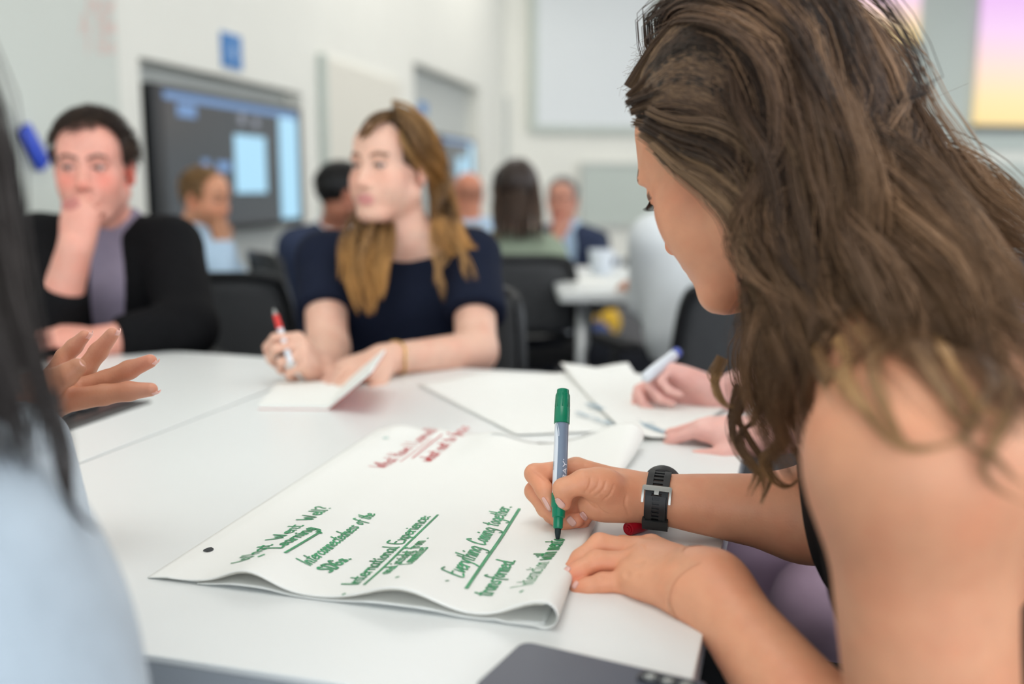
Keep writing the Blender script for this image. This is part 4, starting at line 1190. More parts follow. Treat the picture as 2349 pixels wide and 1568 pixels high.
# ================================================================== THE WRITING GIRL
def girl():
    par = tag(empty('person', (0.60, 0.80, 0.0)), 'person with long wavy brown hair and black top writing on the flip chart', 'person')
    SK = np.array(srgb(226, 162, 126))
    sc = 1.0
    yaw, pit = math.radians(47), math.radians(28)
    fwd = np.array([-math.cos(yaw) * math.cos(pit), math.sin(yaw) * math.cos(pit), -math.sin(pit)])
    HR = head_frame(fwd, math.radians(0))
    HO = P(1714, 361, .856)
    H = lambda *q: HO + HR @ (np.array(q) * sc)
    hops = xf(head_ops(True, lids=True), HO, HR, sc)
    NB = P(2010, 760, .765)
    shL = P(2098, 1066, .585); elL = np.array([.262, .545, .655]); wrL = P(1632, 1352, .803)
    shR = NB + np.array([.02, .175, -.055]); elR = P(2050, 1205, .93); wrR = P(1495, 1142, .985)
    lat = unit(shR - shL)
    ops = list(hops)
    ops += [('+', RC(H(0, -.022, -.055), NB, .050, .052), .03)]
    ops += [('+', RC(NB, shL, .050, .046), .05), ('+', RC(NB, shR, .050, .046), .05)]
    C1 = NB + np.array([.055, -.02, -.10]); W1 = np.array([.53, .79, .62]); PV = np.array([.62, .80, .50])
    for s_ in (-.075, 0, .075): ops += [('+', RC(C1 + lat * s_, W1 + lat * s_ * .7, .095, .092), .06)]
    CH = C1 + np.array([-.02, 0, -.085])
    ops += [('+', EL(CH + lat * .065, (.062, .062, .062)), .05), ('+', EL(CH - lat * .065, (.062, .062, .062)), .05)]
    ops += [('+', RC(W1, PV, .11, .13), .06)]
    # arms
    ops += [('+', RC(shL, elL, .0535, .046), .03), ('+', EL(shL + np.array([0, -.004, .004]), (.057, .057, .057)), .03)]
    midL = elL + (wrL - elL) * .35
    ops += [('+', RC(elL, midL, .045, .043), .02), ('+', RC(midL, wrL, .043, .0265), .02)]
    ops += [('+', RC(shR, elR, .056, .046), .03)]
    midR = elR + (wrR - elR) * .35
    ops += [('+', RC(elR, midR, .043, .042), .02), ('+', RC(midR, wrR, .041, .0240), .02)]
    # ---------------- writing hand
    J = P
    mi, mm, mr_, mp = J(1322, 1076, 1.000), J(1316, 1096, 1.012), J(1322, 1124, 1.013), J(1344, 1150, 1.006)
    w0 = J(1462, 1138, .985)
    palm = [RC(wrR, J(1440, 1136, .985), .0240, .0215), RC(J(1440, 1116, .990), mi, .0140, .0122), RC(J(1440, 1124, .995), mm, .0155, .0125), RC(J(1440, 1142, .995), mr_, .0155, .0122), RC(J(1440, 1158, .990), mp, .0150, .0118),
            EL(J(1395, 1158, .975), (.030, .016, .017)), RC(J(1440, 1137, .977), J(1372, 1110, .962), .0170, .0150)]
    ops += [('+', GRP(plus(palm, .012)), .008)]
    thumb = [J(1390, 1112, .962), J(1338, 1105, .957), J(1293, 1121, .957), J(1293, 1153, .960)]
    ops += [('+', chain(thumb, [.0150, .0118, .0101, .0076]), .009)]
    fi = [mi, J(1226, 1086, .988), J(1248, 1122, .977), J(1263, 1158, .974)]
    fm = [mm, J(1226, 1126, 1.000), J(1252, 1166, .992), J(1286, 1188, .985)]
    fr = [mr_, J(1266, 1178, 1.000), J(1292, 1199, .987), J(1323, 1192, .977)]
    fp = [mp, J(1308, 1194, 1.000), J(1330, 1202, .990), J(1345, 1186, .983)]
    for f_, r_ in ((fi, [.0112, .0095, .0084, .0060]), (fm, [.0112, .0095, .0085, .0070]), (fr, [.0108, .0088, .0083, .0072]), (fp, [.0100, .0078, .0074, .0064])):
        ops += [('+', chain(f_, r_), .0035)]
    # ---------------- resting hand
    ki, km, kr, kp = J(1494, 1256, .905), J(1464, 1266, .885), J(1452, 1294, .866), J(1442, 1334, .848)
    palm = [RC(wrL, J(1600, 1345, .812), .0262, .025), RC(J(1585, 1318, .835), ki, .019, .0125), RC(J(1585, 1325, .825), km, .020, .0128), RC(J(1582, 1338, .815), kr, .020, .0125), RC(J(1578, 1352, .805), kp, .0185, .0118),
            EL(J(1520, 1318, .845), (.036, .034, .017))]
    ops += [('+', GRP(plus(palm, .012)), .030)]
    gi = [ki, J(1428, 1252, .925), J(1392, 1268, .925), J(1372, 1288, .918)]
    gm = [km, J(1376, 1248, .888), J(1332, 1282, .880), J(1312, 1305, .874)]
    gr = [kr, J(1370, 1287, .869), J(1332, 1308, .865), J(1307, 1318, .861)]
    gp = [kp, J(1383, 1336, .849), J(1348, 1346, .850), J(1324, 1349, .851)]
    for f_, r_ in ((gi, [.0112, .0094, .0084, .0070]), (gm, [.0114, .0098, .0088, .0074]), (gr, [.0112, .0095, .0085, .0072]), (gp, [.0102, .0085, .0077, .0066])):
        ops += [('+', chain(f_, r_), .0035)]
    ops += [('+', chain([J(1560, 1320, .86), J(1490, 1300, .905), J(1440, 1300, .915), J(1412, 1308, .905)], [.015, .011, .0095, .0078]), .01)]
    # skin creases: base of the thumb, palm lines, finger joints, bent wrist
    z3 = lambda *q: [(1180 + x / 5.8725, 1020 + y / 5.872) for x, y in q]
    z4 = lambda *q: [(1280 + x / 5.593, 1200 + y / 5.593) for x, y in q]
    hb = [o for o in ops if True]
    cr = []
    for q, r in ((z3((1030, 430), (1010, 560), (950, 640)), .0010), (z3((1140, 470), (1110, 570), (1020, 650)), .0009), (z3((1230, 500), (1190, 610), (1090, 690)), .0010), (z3((1340, 540), (1290, 660), (1190, 750)), .0009),
                 (z3((930, 690), (1010, 800), (1130, 880)), .0012), (z3((1100, 800), (1190, 900), (1330, 960)), .0010), (z3((1510, 680), (1490, 800), (1550, 950)), .0012), (z3((250, 345), (330, 400), (420, 470)), .0012)):
        cr += crease(hb, q, .90, r)
    for q, r in ((z4((1420, 930), (1400, 1040), (1430, 1130)), .0011), (z4((1480, 900), (1465, 1040), (1500, 1160)), .0012), (z4((1545, 880), (1535, 1040), (1590, 1190)), .0013), (z4((1620, 860), (1640, 1040), (1710, 1200)), .0014),
                 (z4((525, 680), (550, 720), (560, 770)), .0009), (z4((560, 672), (582, 715), (590, 760)), .0009), (z4((595, 665), (610, 700), (612, 740)), .0008), (z4((470, 350), (488, 385), (480, 420)), .0008), (z4((505, 345), (520, 375), (512, 405)), .0008), (z4((1060, 270), (1090, 300), (1100, 335)), .0009)):
        cr += crease(hb, q, .74, r)
    Q, N = skin_hit(hb, z4((1045, 505), (1030, 700), (880, 410), (880, 655)), .74)
    for q_, n_, r_ in zip(Q, N, (.006, .006, .004, .004)): cr += [('-', EL(q_ + n_ * (r_ - .0009), (r_, r_, r_)), .003)]
    ops = ops + cr
    def colfn(V):
        c = head_colour(V, HO, HR, SK, srgb(192, 112, 104), srgb(92, 66, 50), .55, sc)
        # rosier knuckles and finger ends
        for f_ in (fi, fm, fr, fp, gi, gm, gr, gp, thumb):
            for q, a_, s_ in ((f_[1], .16, .010), (f_[3], .30, .012)):
                m = np.exp(-((V - q) ** 2).sum(axis=1) / s_ ** 2) * a_; c = c * (1 + m[:, None] * np.array([.02, -.45, -.42])[None])
        return np.clip(c, 0, 1)
    def box(pts, m): pts = np.array(pts); return pts.min(axis=0) - m, pts.max(axis=0) + m
    b1 = box([*fi, *fm, *fr, *fp, *thumb, J(1440, 1140, .985)], .018); b2 = box([*gi, *gm, *gr, *gp, J(1590, 1345, .81)], .022)
    b3 = (HO - .135, HO + .135)
    body_mesh('body', ops, .006, [(*b1, .0011), (*b2, .0011), (*b3, .0022)], par, colfn, smooth=1)
    # nails
    cam0 = np.array([0, 0, CAMZ])
    toc = lambda p: unit(cam0 - p)
    def nail_on(cx, cy, ang, ln, wd, d0, mt=None, NU=6, NV=8):
        ca, sa = math.cos(ang), math.sin(ang); uv = []
        for j in range(NV + 1):
            t = -1 + 2 * j / NV; ww = wd * (1 - .22 * abs(t) ** 3)
            for i in range(NU + 1):
                x = -1 + 2 * i / NU; tt = t + (.16 * (1 - x * x) if t > .9 else (-.12 * (1 - x * x) if t < -.9 else 0)); uv.append((cx + ca * ln * tt - sa * ww * x, cy + sa * ln * tt + ca * ww * x))
        Q, N = skin_hit(hb, uv, d0); V = Q + N * .00045
        fs = [(j * (NU + 1) + i, j * (NU + 1) + i + 1, (j + 1) * (NU + 1) + i + 1, (j + 1) * (NU + 1) + i) for j in range(NV) for i in range(NU)]
        o = mesh_obj('fingernail', list(V), fs, mt or M_nail, par); md = o.modifiers.new('t', 'SOLIDIFY'); md.thickness = .0008; md.offset = 0
        return o
    nail_on(1284, 1153, .75, 12, 7.5, .90)
    nail_on(1311, 1195, -.75 + 1.57, 10.5, 7.5, .90)
    nail_on(1339, 1183, -.65 + 1.57, 9.5, 6.5, .90)
    nail_on(1254, 1155, 1.05, 16, 4.0, .90)
    nail_on(1301, 1307, 2.3, 8, 5.5, .74)
    nail_on(1320, 1341, 2.2, 8, 5, .74)
    # lashes of the downcast eye
    for sx in (-1, 1):
        m = MB()
        for q in np.linspace(-.011, .011, 14):
            y0 = .0735 + math.sqrt(max(0, .0135 ** 2 - q * q)) * .95
            a = H(sx * .0305 + q, y0, .0005); b = H(sx * .0305 + q * 1.25, y0 + .0045, -.0035); c = H(sx * .0305 + q * 1.4, y0 + .0078, -.0035); m.tube([a, b, c], [.0005, .0004, .0001], 4)
        tag(m.build('eyelashes', mat('lash_dark', srgb(40, 28, 22), .6), par, smooth=True), kind='stuff')
    # ---------------- clothes
    top = []
    for s_ in (-.075, 0, .075): top += [('+', RC(C1 + lat * s_, W1 + lat * s_ * .7, .098, .096), .06)]
    top += [('+', EL(CH + lat * .065, (.066, .066, .066)), .05), ('+', EL(CH - lat * .065, (.066, .066, .066)), .05), ('+', RC(W1, PV, .115, .135), .06)]
    # neckline: cut away everything above a slanted plane (huge ball stands for the plane)
    n_ = unit(np.array([.34, 0, 1.0])); pc = np.array([.26, .74, .872])
    top += [('-', EL(pc + n_ * 2.0, (2.0, 2.0, 2.0)), .004)]
    cloth_mesh('black_top', top, .008, mat('black_jersey', srgb(16, 16, 18), .8, spec=.12, bump=.15, bscale=500), par)
    M_tr = mat('black_trousers', srgb(24, 25, 27), .85, spec=.15, bump=.2, bscale=300)
    tr = [('+', EL(PV, (.16, .19, .12)), .0)]
    kL = np.array([.17, .60, .52]); kR = np.array([.20, .98, .54])
    for kn, hy in ((kL, .71), (kR, .89)):
        hip = np.array([.60, hy, .50]); an = np.array([kn[0] + .05, kn[1], .09])
        tr += [('+', RC(hip, kn, .085, .060), .05), ('+', RC(kn, an, .058, .042), .03)]
    cloth_mesh('trousers', tr, .009, M_tr, par)
    m = MB(); m.tube(catmull([kR + np.array([.36, -.05, .045]), kR + np.array([.2, -.055, .042]), kR + np.array([.05, -.052, .03])], 8), .0025, 6); m.build('side_piping', M_white_pl, par, smooth=True)
    for kn in (kL, kR):
        f0 = np.array([kn[0] + .05, kn[1], .05]); cloth_mesh('shoe', [('+', RC(f0 + np.array([.03, 0, -.005]), f0 + np.array([-.13, 0, -.012]), .045, .036), .0), ('-', EL(f0 + np.array([0, 0, -.55]), (.5, .5, .5)), .0)], .007, mat('shoe_black', srgb(20, 20, 20), .6), par)
    # ---------------- hair
    G = lambda *pts: [P(*p) for p in pts]
    A = [G((1640, 170, .838), (1685, 300, .815), (1697, 480, .805), (1688, 650, .80), (1662, 800, .80), (1678, 950, .80), (1712, 1050, .81)),
         G((1660, 150, .832), (1705, 310, .808), (1722, 500, .798), (1712, 690, .79), (1690, 830, .79), (1700, 960, .80), (1738, 1090, .80)),
         G((1690, 130, .826), (1740, 320, .80), (1757, 520, .79), (1748, 700, .785), (1728, 860, .785), (1755, 1000, .79), (1812, 1108, .80)),
         G((1720, 110, .822), (1775, 330, .795), (1796, 540, .78), (1790, 740, .77), (1775, 880, .775), (1752, 1000, .785)),
         G((1755, 90, .818), (1820, 320, .788), (1850, 550, .77), (1842, 750, .755), (1815, 870, .76), (1800, 980, .77)),
         G((1790, 75, .815), (1870, 310, .785), (1905, 550, .762), (1900, 740, .742), (1865, 850, .745), (1835, 950, .76)),
         G((1825, 60, .815), (1915, 310, .785), (1960, 540, .757), (1965, 720, .725), (2010, 850, .655), (2080, 930, .555), (2170, 985, .515)),
         G((1860, 50, .818), (1960, 300, .787), (2015, 520, .755), (2050, 700, .705), (2120, 840, .61), (2230, 950, .53), (2349, 1010, .50)),
         G((1900, 40, .822), (2015, 270, .793), (2085, 470, .763), (2140, 660, .71), (2220, 800, .64), (2330, 920, .57), (2420, 1050, .54)),
         G((1930, 30, .828), (2060, 230, .805), (2140, 420, .775), (2210, 600, .73), (2300, 760, .67), (2400, 880, .61)),
         G((1950, 20, .836), (2090, 180, .825), (2165, 330, .80), (2250, 500, .77), (2350, 660, .73), (2450, 800, .69)),
         G((1930, -5, .86), (2080, 110, .86), (2160, 250, .845), (2215, 370, .825), (2310, 500, .80), (2430, 640, .77)),
         G((1890, -30, .89), (2050, 60, .90), (2140, 190, .90), (2195, 310, .885), (2290, 430, .85), (2420, 560, .82))]
    B = [G((1466, 214, .905), (1530, 118, .89), (1640, 45, .87), (1770, 50, .84), (1870, 200, .80), (1930, 400, .775), (1965, 600, .755)),
         G((1467, 228, .898), (1550, 150, .872), (1660, 110, .85), (1780, 170, .815), (1860, 340, .785), (1890, 560, .765), (1880, 760, .75)),
         G((1468, 242, .893), (1560, 190, .862), (1670, 190, .835), (1780, 300, .80), (1830, 500, .78), (1835, 700, .765), (1800, 860, .77)),
         G((1470, 256, .888), (1565, 232, .852), (1665, 245, .83), (1745, 350, .805), (1775, 560, .785), (1765, 760, .775), (1750, 900, .78)),
         G((1478, 272, .882), (1570, 290, .846), (1650, 320, .826), (1715, 420, .81), (1735, 600, .795), (1715, 790, .79)),
         G((1500, 290, .87), (1580, 345, .842), (1650, 375, .825), (1700, 460, .812), (1712, 620, .80), (1690, 800, .795)),
         G((1530, 318, .858), (1590, 372, .838), (1650, 400, .826), (1695, 480, .814), (1700, 640, .805), (1672, 820, .80))]
    C = [G((1560, 60, .945), (1575, 200, 1.0), (1610, 400, 1.02), (1650, 600, 1.0), (1690, 800, .96), (1720, 960, .93)),
         G((1640, 10, .95), (1660, 200, 1.01), (1690, 450, 1.02), (1730, 650, .99), (1760, 850, .95), (1780, 990, .92)),
         G((1740, -30, .95), (1770, 180, 1.01), (1800, 450, 1.02), (1830, 650, .98), (1840, 830, .93), (1850, 950, .90)),
         G((1840, -40, .94), (1900, 150, .99), (1950, 400, .99), (2000, 600, .95), (2080, 760, .93), (2180, 900, .93)),
         G((1880, -40, .92), (2000, 120, .95), (2080, 320, .95), (2160, 500, .92), (2260, 660, .90), (2360, 800, .90)),
         G((1700, 560, .86), (1690, 680, .86), (1672, 800, .855), (1690, 920, .85), (1730, 1010, .84)),
         G((1760, 560, .84), (1760, 720, .84), (1770, 850, .84), (1800, 930, .83), (1810, 1000, .82)),
         G((1800, 600, .82), (1830, 740, .81), (1860, 840, .80), (1870, 910, .79))]
    D = [G((1560, 75, .885), (1650, 60, .86), (1760, 140, .83), (1840, 320, .80), (1870, 540, .78), (1860, 760, .765), (1830, 890, .765)),
         G((1600, 45, .89), (1690, 25, .865), (1800, 110, .835), (1880, 300, .80), (1925, 540, .775), (1930, 740, .75)),
         G((1640, 20, .895), (1730, -5, .87), (1840, 80, .835), (1930, 280, .80), (1990, 500, .77), (2020, 690, .735)),
         G((1690, 0, .90), (1790, -30, .875), (1900, 50, .84), (2000, 220, .81), (2080, 430, .775), (2130, 640, .73)),
         G((1740, -15, .905), (1850, -45, .885), (1970, 30, .855), (2070, 160, .835), (2150, 340, .80), (2230, 540, .76))]
    def shift(gs, a, b):
        out = []
        for g in gs:
            q = []
            for i, p in enumerate(g):
                v = p - np.array([0, 0, CAMZ]); d = v[1] * ct - v[2] * st; vz = CY + FPX * (-v[1] * st - v[2] * ct) / d
                k = a + (b - a) * min(1, max(0, (vz - 250) / 350)); k *= min(1, max(0, (d - .56) / .12)); q.append(np.array([0, 0, CAMZ]) + v * (d + k) / d)
            out.append(q)
        return out
    A = [[p + (np.array([.030, 0, 0]) if i < 2 else np.array([.014, 0, 0])) for p in g] for i, g in enumerate(A)]
    C = [[p + np.array([.035, 0, 0]) for p in g] for g in C]
    def inset(g, k): return [p + np.array([-1, 0, -.55]) * k * (0, .67, 1.0, .75, .3, 0, 0, 0)[i] for i, p in enumerate(g)]
    A[-1] = inset(A[-1], .064); A[-2] = inset(A[-2], .040); A[-3] = inset(A[-3], .028); A[-4] = inset(A[-4], .016); D[-1] = inset(D[-1], .054); D[-2] = inset(D[-2], .034); D[-3] = inset(D[-3], .014); C[3] = inset(C[3], .05); C[4] = inset(C[4], .095)
    B = [[p + np.array([.016, 0, 0]) * max(0, min(1, (j - 2) / 2)) * (k_ > 2) for j, p in enumerate(g)] for k_, g in enumerate(B)]
    A = shift(A, -.035, -.055); B = shift(B, -.035, -.05); C = shift(C, -.03, -.02); D = shift(D, -.035, -.055)
    def snap(gs):
        c0 = np.array((0, -.016, .034)); rr0 = np.array((.084, .103, .094)); out = []
        for g in gs:
            q = []
            for i, p in enumerate(g):
                if i < 3:
                    Lc = (p - HO) @ HR - c0; n_ = np.linalg.norm(Lc / rr0); lim = (1.03, 1.20, 1.45)[i]
                    if n_ > lim or i == 0: p = HO + HR @ (c0 + Lc * lim / n_)
                q.append(p)
            out.append(q)
        return out
    A = snap(A); B = snap(B); C = snap(C[:5]) + C[5:]; D = snap(D)
    c0 = np.array((0, -.016, .034)); rr0 = np.array((.084, .103, .094))
    def on_skull(l, lim): l = np.asarray(l, float) - c0; return HO + HR @ (c0 + l / np.linalg.norm(l / rr0) * lim)
    def from_part(gs, y0, y1, xs=.014):
        out = []
        for i, g in enumerate(gs):
            y = y0 + (y1 - y0) * i / max(1, len(gs) - 1); l0 = np.array([xs, y, .125]); l1 = (g[0] - HO) @ HR
            mids = [on_skull(l0 * (1 - t) + l1 * t + np.array([0, 0, .03 * t * (1 - t)]), 1.05) for t in (.35, .7)]
            out.append([on_skull(l0, 1.0)] + mids + list(g[1:] if np.linalg.norm(g[1] - g[0]) < .06 else g))
        return out
    A = from_part(A, .040, -.085); D = from_part(D, .055, -.07, .010); C = from_part(C[1:5], .0, -.09, .018) + C[5:]
    dk, md_, lt = srgb(32, 24, 20), srgb(84, 62, 48), srgb(158, 122, 92)
    parts = []
    solid = [EL(HO + HR @ np.array((0, -.016, .036)), (.084, .103, .094), HR), RC(H(0, -.022, -.055), NB, .054, .056), RC(NB, shL, .056, .052), EL(shL + np.array([0, -.004, .004]), (.066, .066, .066)), RC(shL, elL, .062, .055),
             RC(NB, shR, .056, .052)] + [RC(C1 + lat * s_, W1 + lat * s_ * .7, .102, .1) for s_ in (-.075, 0, .075)]
    P_, Rd, C_ = hair_locks(A + D, 300, 20, .0178, .00039, .0075, .17, .45, jitter_len=.16, root_spread=.75)
    P_ = push_out(P_, solid); V, Fc = strands_mesh(P_, Rd); parts.append((V, Fc, hair_colour(C_, 20, 3, dk, md_, lt, srgb(132, 98, 66))))
    P_, Rd, C_ = hair_locks(B, 280, 19, .0120, .00037, .0045, .17, .3, jitter_len=.2, root_spread=.55)
    P_ = push_out(P_, solid); V, Fc = strands_mesh(P_, Rd); parts.append((V, Fc, hair_colour(C_, 19, 3, srgb(36, 27, 22), srgb(86, 65, 50), srgb(146, 116, 86))))
    P_, Rd, C_ = hair_locks(C, 190, 15, .020, .0005, .005, .16, .4, root_spread=.7)
    P_ = push_out(P_, solid); V, Fc = strands_mesh(P_, Rd); parts.append((V, Fc, hair_colour(C_, 15, 3, srgb(46, 35, 28), srgb(94, 70, 54), srgb(146, 110, 78), srgb(120, 88, 60))))
    # loose curls hanging past the shoulder, and locks across it
    loose = [G((1690, 880, .80), (1672, 960, .80), (1690, 1030, .80), (1722, 1075, .80), (1712, 1140, .80)),
             G((1735, 900, .79), (1700, 980, .79), (1725, 1050, .79), (1752, 1100, .79), (1748, 1160, .79)),
             G((1770, 850, .78), (1790, 960, .78), (1768, 1050, .78), (1800, 1105, .785), (1835, 1085, .79)),
             G((1660, 820, .80), (1640, 870, .80), (1655, 920, .80), (1685, 935, .80)),
             G((1990, 800, .66), (2030, 900, .56), (2035, 970, .525), (2080, 1015, .51), (2150, 1005, .505), (2220, 985, .50)),
             G((2120, 800, .64), (2150, 900, .55), (2210, 960, .515), (2290, 970, .50), (2360, 1000, .49)),
             G((2230, 860, .60), (2260, 980, .53), (2240, 1050, .52), (2290, 1120, .51), (2360, 1160, .50)),
             G((1880, 800, .74), (1930, 870, .66), (1960, 930, .60), (2000, 985, .555))]
    P_, Rd, C_ = hair_locks(loose, 70, 22, .0062, .00036, .003, .10, .5, jitter_len=.25, root_spread=.9)
    P_ = push_out(P_, solid); V, Fc = strands_mesh(P_, Rd); parts.append((V, Fc, hair_colour(C_, 22, 3, srgb(60, 44, 34), srgb(112, 82, 58), srgb(176, 136, 90), srgb(178, 138, 92))))
    # fly-away baby hairs at the forehead
    rng = np.random.default_rng(3); fly = []
    for k in range(150):
        t = rng.uniform(0, 1); u0, v0 = 1466 + 60 * t ** 2 + rng.normal(0, 6), 225 - 150 * t + rng.normal(0, 8); d0 = .90
        a = rng.uniform(2.2, 4.2); L = rng.uniform(15, 45); p0 = P(u0, v0, d0); du, dv = math.cos(a) * L, -math.sin(a) * L * .7
        fly.append([p0, P(u0 + du * .5 + rng.normal(0, 4), v0 + dv * .5 - 6, d0 + rng.normal(0, .01)), P(u0 + du + rng.normal(0, 5), v0 + dv + rng.uniform(-14, 18), d0 + rng.normal(0, .02))])
    for k in range(26):
        t = rng.uniform(0, 1); q = A[-1]; i = rng.integers(1, 5); p0 = q[i] + rng.normal(0, .012, 3); fly.append([p0, p0 + np.array([.02, 0, .012]) + rng.normal(0, .008, 3), p0 + np.array([.045, 0, -.012]) + rng.normal(0, .014, 3)])
    P_ = np.array([resample(f_, 9) for f_ in fly]); V, Fc = strands_mesh(P_, np.full((len(fly), 9), .00011)); parts.append((V, Fc, np.array(srgb(104, 82, 62))))
    V, Fc = polygonise(cap_ops(HO, HR, sc, .006, low=-.03), .004); parts.append((V, Fc, np.array(srgb(40, 30, 25))))
    hair_obj('long_hair', parts, par)
    return wrR, elR
GIRL_WR, GIRL_EL = girl()
# ---------------- sports watch on the writing wrist
def watch():
    ax = unit(GIRL_EL - GIRL_WR); c = GIRL_WR + ax * .007; tocam_ = unit(np.array([0, 0, CAMZ]) - c)
    f = unit(tocam_ - ax * (tocam_ @ ax)); u = np.cross(ax, f); u = u if u[2] > 0 else -u      # f: toward camera, u: up
    e = tag(empty('wrist_watch', c), 'black sports watch with slotted rubber strap and silver buckle on the writing wrist', 'watch')
    M_rub = mat('black_rubber', srgb(24, 26, 27), .5, var=.08); M_silver = mat('brushed_silver', srgb(168, 166, 160), .32, metal=.85)
    R0 = .0258; ru, rf = R0 * 1.02, R0 * 1.0
    def pt(a, r, w_): return c + ax * w_ + (u * math.cos(a) * ru / R0 + f * math.sin(a) * rf / R0) * r      # a=0 top, a=pi/2 facing camera
    def band(nm, a0, a1, w0, w1, r0, r1, mt, par, n=24):
        vs = []; fs = []
        for i in range(n + 1):
            a = a0 + (a1 - a0) * i / n
            vs += [pt(a, r0, w0), pt(a, r1, w0), pt(a, r1, w1), pt(a, r0, w1)]
        for i in range(n):
            for k in range(4): fs.append((4 * i + k, 4 * i + (k + 1) % 4, 4 * i + 4 + (k + 1) % 4, 4 * i + 4 + k))
        fs += [(0, 1, 2, 3), (4 * n + 3, 4 * n + 2, 4 * n + 1, 4 * n)]
        return shade_auto(mesh_obj(nm, vs, fs, mt, par), 35)
    hw = .0110; sw = .0048
    strap = MB()
    s1 = band('strap', .35, 2 * math.pi - .35, -hw, -sw, R0 - .0002, R0 + .0026, M_rub, e, 64)
    band('strap_rail', .35, 2 * math.pi - .35, sw, hw, R0 - .0002, R0 + .0026, M_rub, s1, 64)
    for i in range(30):
        a = .42 + i * (2 * math.pi - .84) / 29; band('strap_bar', a - .045, a + .045, -sw, sw, R0, R0 + .0020, M_rub, s1, 2)
    band('strap_slot_shade', .35, 2 * math.pi - .35, -sw, sw, R0 - .0002, R0 + .0004, mat('strap_shadow', srgb(62, 48, 40), .7), s1, 48)  # shade inside the strap slots, put in as a dark band
    # overlapping strap end with slots, below the buckle
    ov = band('strap_end', 1.50, 2.62, -hw * .86, -sw * .72, R0 + .0024, R0 + .0050, M_rub, e, 20)
    band('strap_rail', 1.50, 2.62, sw * .72, hw * .86, R0 + .0024, R0 + .0050, M_rub, ov, 20)
    for i in range(9):
        a = 1.52 + i * .135; band('strap_bar', a - .030, a + .030, -sw * .72, sw * .72, R0 + .0026, R0 + .0047, M_rub, ov, 2)
    band('strap_bar', 1.5, 2.62, -sw * .72, sw * .72, R0 + .0024, R0 + .0032, M_rub, ov, 16)
    band('keeper', 2.30, 2.72, -hw * 1.12, hw * 1.12, R0 + .0010, R0 + .0068, M_rub, e, 10)
    bk = band('buckle', 1.18, 1.34, -hw * 1.18, hw * 1.18, R0 + .0030, R0 + .0058, M_silver, e, 6)
    for s_ in (-1, 1): band('buckle_arm', 1.20, 1.72, s_ * hw * 1.18 - .0011, s_ * hw * 1.18 + .0011, R0 + .0020, R0 + .0052, M_silver, bk, 8)
    band('prong', 1.30, 1.46, -.0022, .0022, R0 + .0044, R0 + .0066, M_silver, bk, 4)
    # case on the far side, rim peeping over the wrist
    ca = -1.05; cc = pt(ca, R0 + .004, 0); nrm = unit(u * math.cos(ca) + f * math.sin(ca)); R = frame_from(nrm, ax)
    m = MB(); m.lathe([(.0160, -.006), (.0190, -.004), (.0196, .001), (.0190, .005), (.0170, .0062)], 40, cc, R); cs = shade_auto(m.build('case', M_rub, e), 30)
    m = MB(); m.lathe([(.0160, .0058), (.0160, .0066), (.0002, .0068)], 36, cc, R); shade_auto(m.build('glass', M_lens, cs))
    m = MB(); m.lathe([(.0182, .0048), (.0184, .0064), (.0162, .0066)], 36, cc, R); shade_auto(m.build('bezel', mat('teal_bezel', srgb(30, 66, 62), .4), cs))
    for s_ in (-1, 1): m = MB(); m.tube([cc + np.cross(nrm, ax) * s_ * .0 + ax * s_ * .0185, cc + ax * s_ * .0210], .003, 10); m.build('button', M_rub, cs)
watch()
